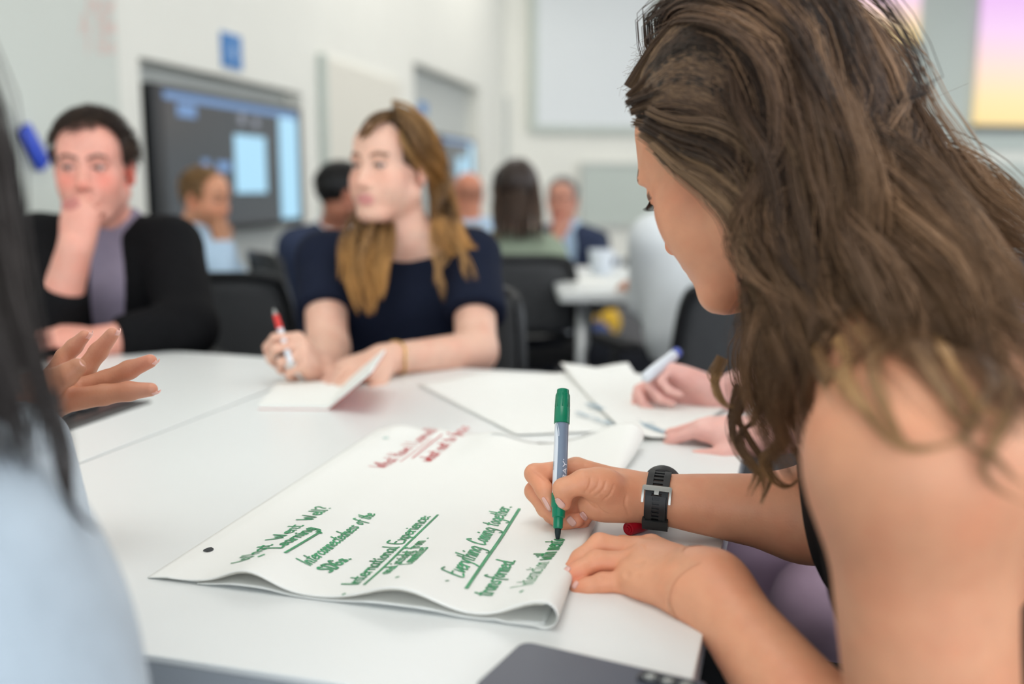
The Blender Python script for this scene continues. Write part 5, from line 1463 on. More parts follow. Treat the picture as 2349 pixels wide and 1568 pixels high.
# ================================================================== CHAIRS
M_mesh = mat('chair_mesh_grey', srgb(66, 67, 69), .85, var=.12, vscale=90, bump=.4, bscale=700)
M_seat = mat('seat_fabric_black', srgb(22, 22, 24), .9, var=.15, vscale=90, bump=.4, bscale=600)
def make_chair():
    e = empty('office_chair')
    def part(nm, mb, mt, par=e, sm=True):
        o = mb.build(nm, mt, par); return shade_auto(o, 40) if sm else o
    m = MB(); m.box((0, 0, .45), (.46, .45, .06), None, .022); part('seat', m, M_seat)
    # mesh back: curved sheet, with slats of net
    vs = []; fs = []; N, K = 10, 8
    for j in range(K + 1):
        for i in range(N + 1):
            x = -.20 + .40 * i / N; z = .56 + .255 * j / K; y = -.235 - .045 * (1 - (x / .2) ** 2) - .03 * (z - .56) / .25; vs.append((x * (1 - .10 * (j / K) ** 2), y, z))
    for j in range(K):
        for i in range(N): a = j * (N + 1) + i; fs.append((a, a + 1, a + N + 2, a + N + 1))
    o = mesh_obj('backrest', vs, fs, M_mesh, e); md = o.modifiers.new('t', 'SOLIDIFY'); md.thickness = .012
    rim = [(-.205, -.235, .55), (-.205, -.25, .66), (-.19, -.27, .79), (-.15, -.285, .825), (0, -.31, .83), (.15, -.285, .825), (.19, -.27, .79), (.205, -.25, .66), (.205, -.235, .55), (.12, -.262, .54), (-.12, -.262, .54)]
    m = MB(); pts = catmull([np.array(p) for p in rim + [rim[0]]], 5); m.tube(pts, .014, 8, caps=False); part('backrest_frame', m, M_blackpl)
    m = MB(); m.tube(catmull([np.array(p) for p in ((0, -.10, .41), (0, -.25, .42), (0, -.30, .50), (0, -.295, .60))], 5), .02, 8); part('back_support', m, M_blackpl)
    for s_ in (-1, 1):
        m = MB(); m.tube(catmull([np.array(p) for p in ((s_ * .22, -.02, .43), (s_ * .27, -.02, .45), (s_ * .275, -.02, .60), (s_ * .27, -.02, .64))], 4), .013, 8); a = part('armrest_post', m, M_blackpl)
        m = MB(); m.box((s_ * .27, -.01, .652), (.055, .24, .025), None, .009); part('armrest_pad', m, M_seat, a)
    m = MB(); m.tube([(0, 0, .12), (0, 0, .26), (0, 0, .261), (0, 0, .42)], [.028, .028, .018, .018], 12); part('gas_post', m, M_alu)
    for k in range(5):
        a = k * 2 * math.pi / 5 + .3; d = np.array([math.cos(a), math.sin(a), 0]); m = MB(); m.tube([np.array([0, 0, .125]), d * .15 + np.array([0, 0, .11]), d * .28 + np.array([0, 0, .075])], [.026, .022, .016], 8); b = part('base_leg', m, M_blackpl)
        m = MB(); s_ = np.cross(d, (0, 0, 1)); c = d * .285 + np.array([0, 0, .03]); m.tube([c - s_ * .022, c + s_ * .022], .0298, 14); part('castor', m, M_blackpl, b)
    return e
_chair0 = make_chair(); _chair_used = [False]
def place_chair(x, y, rz, label):
    """rz: direction the sitter faces, 0 = +y"""
    if not _chair_used[0]: c = _chair0; _chair_used[0] = True
    else: c = copy_tree(_chair0)
    c.location = (x, y, 0); c.rotation_euler = (0, 0, rz)
    tag(c, label, 'chair', 'black office chairs'); return c
def face_rz(f): return math.atan2(-f[0], f[1])
# ================================================================== THE OTHER PEOPLE
def seated(label, HO, fwd, NB, shA, shB, PV, skin, arms, top_mat, leg_mat, hair, female=False, res=.010, hres=.0045, knees=None, roll=0.0, lip=None, brow=(40, 28, 22),
           stubble=None, cheek=.3, sleeve='long', shirt=None, extra=None, kneedir=None, chest=.10, hsc=1.0, neck_r=None, collar=None, thick=1.0, vneck=None, look=(0, 1, 0), shoe=(24, 24, 24)):
    par = tag(empty('person', (PV[0], PV[1], 0.0)), label, 'person')
    HR = head_frame(fwd, roll); SK = np.array(srgb(*skin)); H = lambda *q: HO + HR @ (np.array(q) * hsc)
    lip = lip or tuple(int(c * k) for c, k in zip(skin, (.93, .66, .68)))
    ops = xf(head_ops(female, lids=False, jaw=1.0 if female else 1.25, detail=hres < .0046), HO, HR, hsc)
    nr = neck_r or (.049 if female else .057)
    ops += [('+', RC(H(0, -.022, -.055), NB, nr, nr + .004), .03)]
    lat = unit(shB - shA); mid = (shA + shB) / 2; spine = unit(PV - NB); W1 = NB + (PV - NB) * .68
    C1 = NB + (PV - NB) * .26
    def torso(x, cx=0):
        o = [('+', RC(NB + spine * .01, shA, .042 + x, .044 + x), .05), ('+', RC(NB + spine * .01, shB, .042 + x, .044 + x), .05)]
        for s_ in (-.085, 0, .085): o += [('+', RC(C1 + lat * s_ * thick, W1 + lat * s_ * .8 * thick, chest + x, chest * .95 + x), .06)]
        o += [('+', RC(W1, PV, chest * 1.05 + x, chest * 1.2 + x), .06)]
        return o
    ops += torso(0)
    cl = torso(.014 if sleeve == 'long' else .008); sub = []
    fine = []; nails_ = []
    for a in arms:
        sh, el, wr = a['sh'], a['el'], a['wr']; th = a.get('r', (.050, .042, .028))
        ops += [('+', RC(sh, el, th[0], th[1]), .03), ('+', RC(el, wr, th[1], th[2]), .02)]
        if sleeve == 'long':
            cf = el + (wr - el) * a.get('cuff', .92); cl += [('+', RC(sh, el, th[0] + .017, th[1] + .016), .03), ('+', RC(el, cf, th[1] + .016, th[2] + .016, cap1=True), .02)]
        else:
            cf = sh + (el - sh) * a.get('cuff', .55); cl += [('+', RC(sh, cf, th[0] + .009, th[1] + a.get('flare', .020), cap1=True), .03)]
        if 'hand' in a:
            h = a['hand']; Rh = hand_frame(h['fwd'], h['back']); ho = xf(hand_ops(h.get('curl', RELAX), thumb=h.get('thumb'), mirror=h.get('mirror', False)), wr, Rh, h.get('sc', 1.0))
            ops += [('+', GRP(ho), .010)]
            if a.get('fine'): g = GRP(ho); fine.append((g.lo - .01, g.hi + .01, a['fine']))
    if hres < res: fine.insert(0, (HO - .145, HO + .145, hres))
    def colfn(V): return head_colour(V, HO, HR, SK, srgb(*lip), srgb(*brow), cheek, hsc, stubble)
    body_mesh('body', ops, res, fine, par, colfn)
    if hres < .0046: eyes(par, HO, HR, hsc, look)
    # clothes
    hole = [('-', RC(NB - spine * (-.035), H(0, -.022, -.03), nr + .006, nr + .012), .01)]
    if vneck is not None: hole += [('-', v_, .008) for v_ in vneck]
    if shirt is not None:
        so = torso(.006); so = [o for o in so] + [('-', RC(NB + spine * .012, H(0, -.022, -.03), nr + .004, nr + .010), .006)]
        so = [('+', RC(NB - spine * .045, NB + spine * .03, nr + .014, nr + .022, cap0=True), .02)] + so
        cloth_mesh('shirt', so, max(res * 1.2, .009), shirt, par)
        for a in arms:
            if a.get('shirt_cuff'):
                b_ = a['el'] + (a['wr'] - a['el']) * .80; c_ = a['el'] + (a['wr'] - a['el']) * 1.0; r_ = a.get('r', (.05, .042, .028))[2]
                cloth_mesh('shirt_cuff', [('+', RC(b_, c_, r_ + .012, r_ + .009, cap1=True), 0)], .006, shirt, par)
    if collar is not None:
        cloth_mesh('collar', [('+', RC(NB - spine * .048, NB + spine * .012, nr + .015, nr + .026, cap0=True), .0), ('-', RC(NB - spine * .06, NB + spine * .03, nr + .006, nr + .006), .002)], max(res * .7, .005), collar, par)
    cloth_mesh('jacket' if shirt is not None else ('dress_top' if female else 'shirt'), cl + hole, max(res * 1.15, .008), top_mat, par)
    # legs
    kd = unit(np.array([*(kneedir if kneedir is not None else (fwd[0], fwd[1])), 0])); lt_ = np.array([-kd[1], kd[0], 0]); tr = [('+', EL(PV, (.15, .15, .12)), .0)]
    feet = []
    for s_ in (-1, 1):
        hip = PV + lt_ * s_ * .09; kn = hip + kd * .42 + lt_ * s_ * .03 + np.array([0, 0, .02]); an = np.array([kn[0] - kd[0] * .04, kn[1] - kd[1] * .04, .10])
        tr += [('+', RC(hip, kn, .085, .062), .05), ('+', RC(kn, an, .060, .045), .03)]; feet.append(an)
    cloth_mesh('trousers', tr, .012, leg_mat, par)
    for an in feet:
        f0 = an * np.array([1, 1, 0]) + np.array([0, 0, .045]); cloth_mesh('shoe', [('+', RC(f0 - kd * .04, f0 + kd * .13 - np.array([0, 0, .008]), .045, .036), .0), ('-', EL(f0 + np.array([0, 0, -.55]), (.505, .505, .505)), .0)], .010, mat('shoe_leather', srgb(*shoe), .5), par)
    # hair
    if hair:
        parts = []
        if hair.get('cap', True):
            V, Fc = polygonise(cap_ops(HO, HR, hsc, hair.get('ext', .006), hair.get('front', 0.0)), max(.004, hres * .9)); parts.append((V, Fc, np.array(srgb(*hair['dark']))))
        if 'short' in hair:
            q = hair['short']; parts.append(short_hair('h', par, HO, HR, hsc, q['n'], q['len'], q['comb'], srgb(*hair['dark']), srgb(*hair['mid']), srgb(*hair['light']), q['line'], rad=q.get('rad', .0013), lift=q.get('lift', .012)))
        if 'guides' in hair:
            P_, Rd, C_ = hair_locks(hair['guides'], hair.get('per', 150), 14, hair.get('spread', .012), hair.get('rad', .0006), hair.get('wave', .003), .15, .45, root_spread=hair.get('root', .7))
            sol = [EL(HO + HR @ (np.array((0, -.016, .034)) * hsc), np.array((.079, .098, .089)) * hsc, HR), RC(H(0, -.022, -.055), NB, nr + .003, nr + .006), RC(NB, shA, .064, .066), RC(NB, shB, .064, .066)] + [RC(C1 + lat * s_, W1 + lat * s_, chest + .018, chest + .018) for s_ in (-.085, 0, .085)]
            P_ = push_out(P_, sol); V, Fc = strands_mesh(P_, Rd); parts.append((V, Fc, hair_colour(C_, 14, 3, srgb(*hair['dark']), srgb(*hair['mid']), srgb(*hair['light']), srgb(*hair['tip']) if 'tip' in hair else None)))
        if 'thin' in hair:
            P_, Rd, C_ = hair_locks(hair['thin'], 14, 20, .014, .0005, .003, .15, .2, root_spread=.9); V, Fc = strands_mesh(P_, Rd); parts.append((V, Fc, hair_colour(C_, 20, 3, srgb(*hair['mid']), srgb(*hair['light']), srgb(*hair['light']))))
        if 'edge' in hair:
            P_, Rd, C_ = hair_locks(hair['edge'], 110, 20, .0045, .0006, .001, .15, .2, root_spread=.9); P_ = push_out(P_, sol); V, Fc = strands_mesh(P_, Rd); parts.append((V, Fc, hair_colour(C_, 20, 3, srgb(*hair['dark']), srgb(*hair['mid']), srgb(*hair['mid']))))
        hair_obj('hair', parts, par)
    return par, HO, HR, H
def hl_male(q): return (q[2] > .055 - .35 * (q[1] + .016) * 0 and (q[1] < .058 or q[2] > .095)) or (q[1] < .035 and q[2] > .012) or (q[1] < -.035 and q[2] > -.035) or (abs(q[0]) > .05 and q[1] < .04 and q[1] > .012 and q[2] > -.01)
def hl_quiff(q): return (q[2] > .082 and q[1] < .06) or (q[1] < .03 and q[2] > .02) or (q[1] < -.03 and q[2] > -.035)
def hl_bald(q): return q[1] < -.02 and q[2] < .05 and q[2] > -.03
comb_side = lambda q: np.array([.5, .5 if q[2] > .07 else -.2, -.3 - (q[2] < .06) * 1.0])
comb_back = lambda q: np.array([0, -1.0, -.25 - (q[2] < .05)])
comb_fwd = lambda q: np.array([.3, .8 if q[2] > .06 else -.5, -.1 - (q[2] < .05) * .8])
M_suit = mat('suit_black', srgb(18, 18, 20), .85, spec=.12, var=.12, vscale=40, bump=.25, bscale=500)
M_navy = mat('suit_navy', srgb(52, 60, 82), .85, spec=.12, var=.10, vscale=40, bump=.25, bscale=500)
M_lav = mat('shirt_lavender', srgb(142, 132, 150), .8, spec=.12, var=.06, vscale=60)
M_lblue = mat('shirt_light_blue', srgb(176, 200, 222), .8, var=.06, vscale=30, bump=.4, bscale=40)
M_wshirt = mat('shirt_white', srgb(222, 226, 228), .8, var=.04, vscale=30, bump=.4, bscale=40)
M_dress = mat('dress_navy', srgb(23, 29, 46), .8, spec=.12, var=.08, vscale=30, bump=.3, bscale=60)
M_jean = mat('trousers_dark', srgb(34, 36, 44), .9, spec=.12, var=.1)
M_green_top = mat('top_sage', srgb(138, 150, 130), .85, var=.06)
def A_(u, v, d): return P(u, v, d)

# ---------------- woman in navy, opposite
HOw = P(897, 388, 2.08)
NBw = P(925, 548, 2.13); s1 = P(742, 592, 2.13); s2 = P(1085, 588, 2.10)
Gw = lambda *pts: [P(*p) for p in pts]
guides_w = [Gw((905, 258, 2.08), (938, 275, 2.02), (960, 315, 2.0), (978, 355, 2.03), (1000, 395, 2.10), (1015, 450, 2.14)),
            Gw((910, 256, 2.10), (955, 280, 2.05), (982, 325, 2.05), (1000, 380, 2.10), (1018, 460, 2.15), (1060, 530, 2.15), (1105, 570, 2.10)),
            Gw((905, 258, 2.06), (922, 285, 2.0), (940, 320, 1.99), (962, 350, 2.01), (992, 388, 2.07), (1010, 440, 2.14)),
            Gw((915, 255, 2.12), (970, 290, 2.10), (995, 360, 2.13), (1008, 440, 2.16), (1045, 520, 2.16), (1100, 565, 2.12)),
            Gw((920, 256, 2.15), (975, 300, 2.16), (992, 390, 2.17), (1000, 480, 2.18), (1015, 540, 2.16), (1040, 590, 2.12)),
            Gw((1000, 410, 2.13), (1012, 470, 2.13), (1020, 530, 2.10), (1050, 570, 2.06), (1100, 600, 2.04)),
            Gw((1000, 420, 2.13), (1004, 480, 2.12), (1005, 540, 2.07), (1015, 580, 2.04)),
            Gw((860, 480, 2.12), (850, 540, 2.03), (830, 600, 1.99), (820, 660, 1.97), (840, 715, 1.96)),
            Gw((880, 470, 2.13), (868, 540, 2.04), (858, 610, 1.99), (855, 670, 1.97), (850, 725, 1.96)),
            Gw((850, 470, 2.14), (825, 540, 2.06), (802, 600, 2.01), (795, 650, 1.98)),
            Gw((890, 480, 2.12), (885, 560, 2.03), (878, 620, 1.98), (864, 690, 1.96)),
            Gw((840, 430, 2.14), (845, 500, 2.10), (842, 580, 2.0), (838, 660, 1.97))]
thin_w = [Gw((1030, 520, 2.08), (1060, 560, 2.04), (1085, 600, 2.0), (1100, 650, 1.98)), Gw((1010, 530, 2.08), (1015, 580, 2.0), (1022, 640, 1.98), (1020, 680, 1.97)), Gw((1000, 520, 2.08), (1000, 580, 2.0), (998, 640, 1.98), (1006, 700, 1.97)), Gw((1020, 520, 2.08), (1040, 570, 2.02), (1052, 620, 1.98), (1075, 650, 1.97)), Gw((985, 540, 2.04), (978, 600, 1.99), (985, 660, 1.97))]
fistw = {'fwd': P(655, 800, 1.70) - P(705, 852, 1.78), 'back': np.array([.55, -.45, .70]), 'curl': {'i': (.9, 1.2, .6), 'm': (1.1, 1.3, .7), 'r': (1.3, 1.4, .8), 'p': (1.4, 1.4, .8)}, 'thumb': [(.024, .02, -.012), (.042, .052, -.026), (.034, .078, -.036), (.018, .092, -.036)]}
handw = {'fwd': P(740, 862, 1.70) - P(850, 832, 1.78), 'back': np.array([-.1, -.35, .9]), 'curl': {'i': (.35, .5, .3), 'm': (.55, .6, .35), 'r': (.6, .7, .4), 'p': (.6, .7, .4)}, 'mirror': True}
wo = seated('person with long fair-brown hair and navy dress, pen in hand, across the table', HOw, np.array([-.50, -.86, .04]), NBw, s1, s2, P(930, 1120, 2.28), (228, 184, 162),
       [dict(sh=s1, el=P(752, 800, 1.99), wr=P(738, 850, 1.79), r=(.047, .042, .027), hand=fistw, cuff=.62, flare=.020, fine=.0030),
        dict(sh=s2, el=P(1092, 806, 1.95), wr=P(880, 824, 1.80), r=(.047, .041, .027), hand=handw, cuff=.66, flare=.026, fine=.0032)],
       M_dress, M_jean, dict(dark=(84, 64, 46), mid=(138, 104, 68), light=(192, 148, 94), tip=(214, 156, 84), guides=guides_w, thin=thin_w, edge=[Gw((908, 258, 2.06), (872, 264, 2.01), (846, 280, 2.0), (832, 304, 2.01), (826, 340, 2.05), (832, 400, 2.12)), Gw((905, 262, 2.05), (880, 274, 2.0), (856, 288, 1.99), (838, 312, 2.0), (830, 335, 2.03)), Gw((908, 258, 2.05), (925, 276, 1.99), (940, 304, 1.98), (955, 336, 1.99), (975, 368, 2.03)), Gw((908, 258, 2.05), (932, 278, 1.99), (952, 306, 1.985), (968, 340, 2.0), (985, 375, 2.05))], per=170, spread=.0125, rad=.0006, wave=.004, root=.75),
       female=True, res=.008, hres=.0028, sleeve='short', chest=.088, lip=(216, 150, 144), brow=(128, 98, 80), cheek=.3, hsc=.96, vneck=[EL(P(935, 562, 2.05), (.078, .075, .032)), EL(P(925, 540, 2.10), (.085, .10, .03))], look=(-.12, 1, .08), kneedir=(-.28, -.96))
# red pen with white barrel
a = P(667, 832, 1.69); b = P(628, 708, 1.735); ax_ = unit(b - a); L = np.linalg.norm(b - a); R = frame_from(ax_, (0, 0, 1))
e = tag(empty('ballpoint_pen', a), 'white ballpoint pen with red grip and pale tip in the hand of the navy-dressed woman', 'pen')
m = MB(); m.lathe([(.0040, 0), (.0048, .002), (.0048, L * .62)], 16, a, R); shade_auto(m.build('barrel', M_white_pl, e))
m = MB(); m.lathe([(.0052, L * .62), (.0056, L * .66), (.0050, L * .87)], 16, a, R); shade_auto(m.build('grip', mat('pen_red', srgb(214, 52, 48), .45), e))
m = MB(); m.lathe([(.0046, L * .87), (.0030, L * .96), (.0010, L)], 16, a, R); shade_auto(m.build('cone_tip', M_alu, e))
# gold bracelet
wr_ = P(880, 824, 1.80); el_ = P(1092, 806, 1.95); ax_ = unit(el_ - wr_); c = wr_ + ax_ * .028; R = frame_from(ax_, (0, 0, 1))
m = MB(); m.tube([c + R @ np.array([.0315 * math.cos(t), .0315 * math.sin(t), .003 * math.sin(3 * t)]) for t in np.linspace(0, 2 * math.pi, 41)], .0022, 8, caps=False)
M_gold = mat('gold', srgb(214, 178, 110), .25, metal=.9)
tag(m.build('bracelet', M_gold, None, smooth=True), 'thin gold bracelet on the forearm of the navy-dressed woman', 'bracelet')

# ---------------- man in the black suit
HOm = P(216, 388, 2.20); NBm = P(238, 522, 2.30); q1 = P(88, 560, 2.30); q2 = P(392, 566, 2.30)
fist = {'fwd': np.array([.16, .02, 1.0]), 'back': np.array([-.1, -1, .15]), 'curl': FIST, 'mirror': True, 'thumb': [(.022, .02, -.01), (.032, .055, -.028), (.012, .075, -.04), (-.005, .082, -.042)]}
flat = {'fwd': P(130, 770, 1.98) - P(235, 782, 2.03), 'back': np.array([0, -.5, .85]), 'curl': RELAX, 'mirror': True}
vn = [EL(P(244, 650, 2.19), np.array([.036, .11, .17]), frame_from((.06, -.05, 1), (1, .35, 0)))]
seated('person with brown hair in a black suit resting his mouth on his fist', HOm, np.array([.14, -.98, -.02]), NBm, q1, q2, P(250, 1060, 2.42), (226, 164, 146),
       [dict(sh=q1, el=P(118, 765, 2.08), wr=P(172, 572, 2.03), r=(.056, .048, .034), hand=fist, cuff=.55, shirt_cuff=False, fine=.003),
        dict(sh=q2, el=P(430, 752, 2.14), wr=P(240, 782, 2.04), r=(.056, .048, .032), hand=flat, cuff=.86, fine=.0034)],
       M_suit, M_suit, dict(dark=(40, 30, 26), mid=(58, 44, 36), light=(84, 66, 52), short=dict(n=2400, len=.042, comb=comb_side, line=hl_quiff, rad=.0012, lift=.022), front=.02),
       res=.008, hres=.0029, shirt=M_lav, collar=M_lav, chest=.105, vneck=vn, lip=(190, 120, 112), brow=(78, 56, 44), cheek=.8, kneedir=(.5, -.85), look=(.25, 1, .06))
cloth_b = P(112, 770, 2.10) + (P(166, 590, 2.07) - P(112, 770, 2.10)) * .45

# ---------------- man in light blue shirt, hand at his face
HOg = P(472, 456, 4.0)
seated('person with ginger hair and light blue shirt holding a hand to his face', HOg, np.array([.93, -.34, -.12]), P(448, 524, 4.05), P(452, 568, 3.87), P(478, 560, 4.22), P(470, 760, 4.1), (214, 152, 118),
       [dict(sh=P(452, 568, 3.87), el=P(518, 640, 3.78), wr=P(512, 556, 3.86), r=(.052, .046, .03), hand={'fwd': P(503, 505, 3.90) - P(512, 556, 3.86), 'back': np.array([.6, -.6, .2]), 'curl': RELAX}),
        dict(sh=P(478, 560, 4.22), el=P(560, 672, 4.15), wr=P(612, 668, 4.02), r=(.052, .046, .03), hand={'fwd': np.array([1, -.2, .1]), 'back': np.array([0, 0, 1.0]), 'curl': RELAX})],
       M_lblue, M_jean, dict(dark=(104, 76, 44), mid=(140, 104, 62), light=(172, 134, 86), short=dict(n=1100, len=.03, comb=comb_back, line=hl_male, rad=.0018)), stubble=(*srgb(120, 82, 52), .55), brow=(120, 86, 56), kneedir=(.35, .94))
# ---------------- dark haired man in navy jacket, seen from behind
seated('person with short black hair in a navy jacket over white collar, seen from behind', P(790, 446, 3.85), np.array([.86, .50, -.04]), P(772, 522, 3.93), P(680, 566, 3.84), P(845, 552, 4.10), P(728, 790, 3.98), (178, 118, 92),
       [dict(sh=P(680, 566, 3.84), el=P(672, 690, 3.86), wr=P(800, 700, 4.05), r=(.056, .05, .032), hand={'fwd': np.array([.9, .5, 0]), 'back': np.array([0, 0, 1.0])}),
        dict(sh=P(850, 552, 4.10), el=P(890, 680, 4.2), wr=P(900, 690, 4.42), r=(.056, .05, .032))],
       M_navy, M_jean, dict(dark=(14, 12, 12), mid=(24, 21, 20), light=(40, 36, 34), short=dict(n=1100, len=.028, comb=comb_back, line=hl_male, rad=.0018)), stubble=(*srgb(50, 36, 30), .5), shirt=M_wshirt, collar=M_wshirt, kneedir=(.86, .5), thick=1.1)
# ---------------- woman with long straight hair, back turned
gl = []
for k, du in enumerate(np.linspace(-46, 46, 9)):
    gl.append([P(1185 + du * .35, 372, 3.9), P(1185 + du * .95, 400, 3.84 + abs(du) * .0010), P(1187 + du * 1.1, 460, 3.80 + abs(du) * .0014), P(1188 + du * 1.15, 520, 3.79), P(1190 + du * 1.15, 552, 3.78)])
seated('person with long straight brown hair and sage green top, back turned', P(1186, 440, 3.92), np.array([.05, 1, -.05]), P(1186, 530, 3.90), P(1118, 582, 3.90), P(1262, 582, 3.90), P(1190, 780, 3.88), (222, 178, 156),
       [dict(sh=P(1118, 582, 3.90), el=P(1110, 680, 3.92), wr=P(1150, 690, 4.1), r=(.047, .042, .028), cuff=.8), dict(sh=P(1262, 582, 3.90), el=P(1285, 680, 3.92), wr=P(1250, 690, 4.1), r=(.047, .042, .028), cuff=.8)],
       M_green_top, M_jean, dict(dark=(46, 34, 28), mid=(74, 57, 47), light=(100, 80, 66), guides=gl, per=100, spread=.012, rad=.0016, wave=.001, root=.9, ext=.012), female=True, sleeve='short', kneedir=(0, 1), chest=.085)
# ---------------- bald man, grey haired man, man in white shirt
seated('person with bald head and pale blue shirt below the distant screen', P(1072, 448, 5.2), np.array([-.35, .9, -.05]), P(1075, 505, 5.22), P(1030, 538, 5.25), P(1125, 538, 5.25), P(1078, 690, 5.2), (212, 142, 112),
       [dict(sh=P(1030, 538, 5.25), el=P(1022, 620, 5.3), wr=P(1050, 630, 5.4)), dict(sh=P(1125, 538, 5.25), el=P(1130, 620, 5.3), wr=P(1110, 630, 5.4))], M_lblue, M_jean,
       dict(cap=False, dark=(90, 70, 58), mid=(120, 98, 84), light=(150, 130, 116), short=dict(n=500, len=.012, comb=comb_back, line=hl_bald, rad=.0012, lift=.004)), res=.012, hres=.005, kneedir=(-.3, .9))
vg = [EL(P(1298, 572, 5.24), np.array([.055, .12, .17]), frame_from((0, 0, 1), (1, .1, 0)))]
seated('person with grey hair, navy jacket and blue shirt resting his chin on his hand', P(1290, 460, 5.3), np.array([-.2, -.96, -.08]), P(1296, 522, 5.36), P(1240, 556, 5.36), P(1362, 556, 5.36), P(1298, 700, 5.45), (206, 146, 122),
       [dict(sh=P(1240, 556, 5.36), el=P(1240, 615, 5.15), wr=P(1278, 545, 5.14), r=(.054, .047, .031), hand={'fwd': np.array([.1, 0, 1]), 'back': np.array([-.2, -1, 0]), 'curl': FIST}, cuff=.8),
        dict(sh=P(1362, 556, 5.36), el=P(1392, 625, 5.25), wr=P(1330, 640, 5.05), r=(.054, .047, .031))], M_navy, M_jean,
       dict(dark=(92, 90, 88), mid=(128, 126, 124), light=(166, 164, 160), short=dict(n=900, len=.025, comb=comb_back, line=hl_male, rad=.002)), res=.010, hres=.005, shirt=M_lblue, collar=M_lblue, vneck=vg, kneedir=(-.2, -.96))
seated('person in white shirt sitting with back turned in a mesh chair', P(1632, 405, 2.95), np.array([-.35, .92, -.05]), P(1615, 492, 2.92), P(1500, 548, 2.86), P(1735, 545, 2.98), P(1610, 880, 2.88), (206, 150, 122),
       [dict(sh=P(1500, 548, 2.86), el=P(1488, 690, 2.95), wr=P(1470, 655, 3.22), r=(.052, .046, .03), hand={'fwd': np.array([-.3, .9, 0]), 'back': np.array([0, 0, 1.0])}), dict(sh=P(1735, 545, 2.98), el=P(1765, 690, 3.05), wr=P(1690, 660, 3.3), r=(.052, .046, .03))], M_wshirt, M_jean,
       dict(dark=(60, 46, 38), mid=(84, 66, 54), light=(110, 90, 74), short=dict(n=1000, len=.03, comb=comb_back, line=hl_male, rad=.0018)), kneedir=(-.3, .95), res=.008, thick=1.05)

# ---------------- the neighbour with pale hands and lilac trousers, mostly behind the brown hair
M_lilac = mat('lilac_cotton', srgb(176, 152, 174), .85, var=.06, vscale=20, bump=.3, bscale=60)
HOn = np.array([.52, 1.46, 1.075]); NBn = np.array([.62, 1.47, .955]); n1 = np.array([.62, 1.64, .90]); n2 = np.array([.60, 1.30, .90])
w1 = P(1645, 905, 1.55); w2 = P(1772, 990, 1.30)
fistn = {'fwd': P(1533, 868, 1.56) - P(1645, 905, 1.55), 'back': np.array([.1, .75, .65]), 'curl': {'i': (.8, .9, .5), 'm': (1.0, 1.1, .6), 'r': (1.2, 1.3, .7), 'p': (1.25, 1.3, .7)}, 'thumb': [(.026, .022, -.012), (.044, .055, -.020), (.036, .085, -.024), (.020, .104, -.020)]}
flatn = {'fwd': P(1610, 978, 1.345) - P(1772, 990, 1.30), 'back': np.array([.1, -.1, 1.0]), 'curl': {'i': (.35, .55, .35), 'm': (.35, .6, .35), 'r': (.35, .6, .35), 'p': (.3, .5, .3)}, 'mirror': True}
gn = []
for a_ in np.linspace(-1.0, 1.0, 7):
    R_ = head_frame(np.array([-.95, -.1, -.3])); c_ = lambda x, y, z: HOn + R_ @ np.array([x, y, z])
    gn.append([c_(.01 * a_, .02, .12), c_(.085 * a_, -.02, .05), c_(.095 * a_, -.05, -.05), c_(.09 * a_, -.07, -.13)])
seated('person with pale hands and lilac trousers beside the writer, holding a blue-ended marker', HOn, np.array([-.95, -.1, -.3]), NBn, n1, n2, np.array([.80, 1.48, .50]), (236, 186, 176),
       [dict(sh=n1, el=np.array([.56, 1.70, .79]), wr=w1, r=(.045, .040, .026), hand=fistn, cuff=.5, fine=.0026), dict(sh=n2, el=np.array([.53, 1.28, .775]), wr=w2, r=(.045, .040, .026), hand=flatn, cuff=.5, fine=.0024)],
       M_lilac, M_lilac, dict(dark=(60, 44, 34), mid=(90, 68, 52), light=(120, 94, 72), guides=gn, per=110, spread=.014, rad=.0008), female=True, res=.0075, hres=.0045, sleeve='short', chest=.085, kneedir=(-1, -.22))
a = P(1478, 868, 1.50); b = P(1556, 806, 1.57); ax_ = unit(b - a); L = np.linalg.norm(b - a); R = frame_from(ax_, (0, 0, 1))
e = tag(empty('marker_pen', a), 'white marker with blue end in the pale hand above the loose sheets', 'marker')
m = MB(); m.lathe([(.0050, 0), (.0085, .004), (.0090, .03), (.0082, L * .86)], 18, a, R); shade_auto(m.build('barrel', M_white_pl, e))
m = MB(); m.lathe([(.0086, L * .86), (.0086, L * .98), (.0070, L)], 18, a, R); shade_auto(m.build('end_plug', mat('marker_blue', srgb(48, 74, 176), .4), e))
ax_ = unit(np.array([.53, 1.28, .775]) - w2); c = w2 + ax_ * .045; R = frame_from(ax_, (0, 0, 1))
e = tag(empty('bracelet', c), 'silver and gold bead bracelet on the pale wrist behind the hanging hair', 'bracelet')
for k in range(18):
    t = k * 2 * math.pi / 18; q = c + R @ np.array([.031 * math.cos(t), .031 * math.sin(t), 0]); ellipsoid_obj('bead', q, (.0052, .0052, .0052), R, M_gold if k % 3 else M_alu, e, 8)

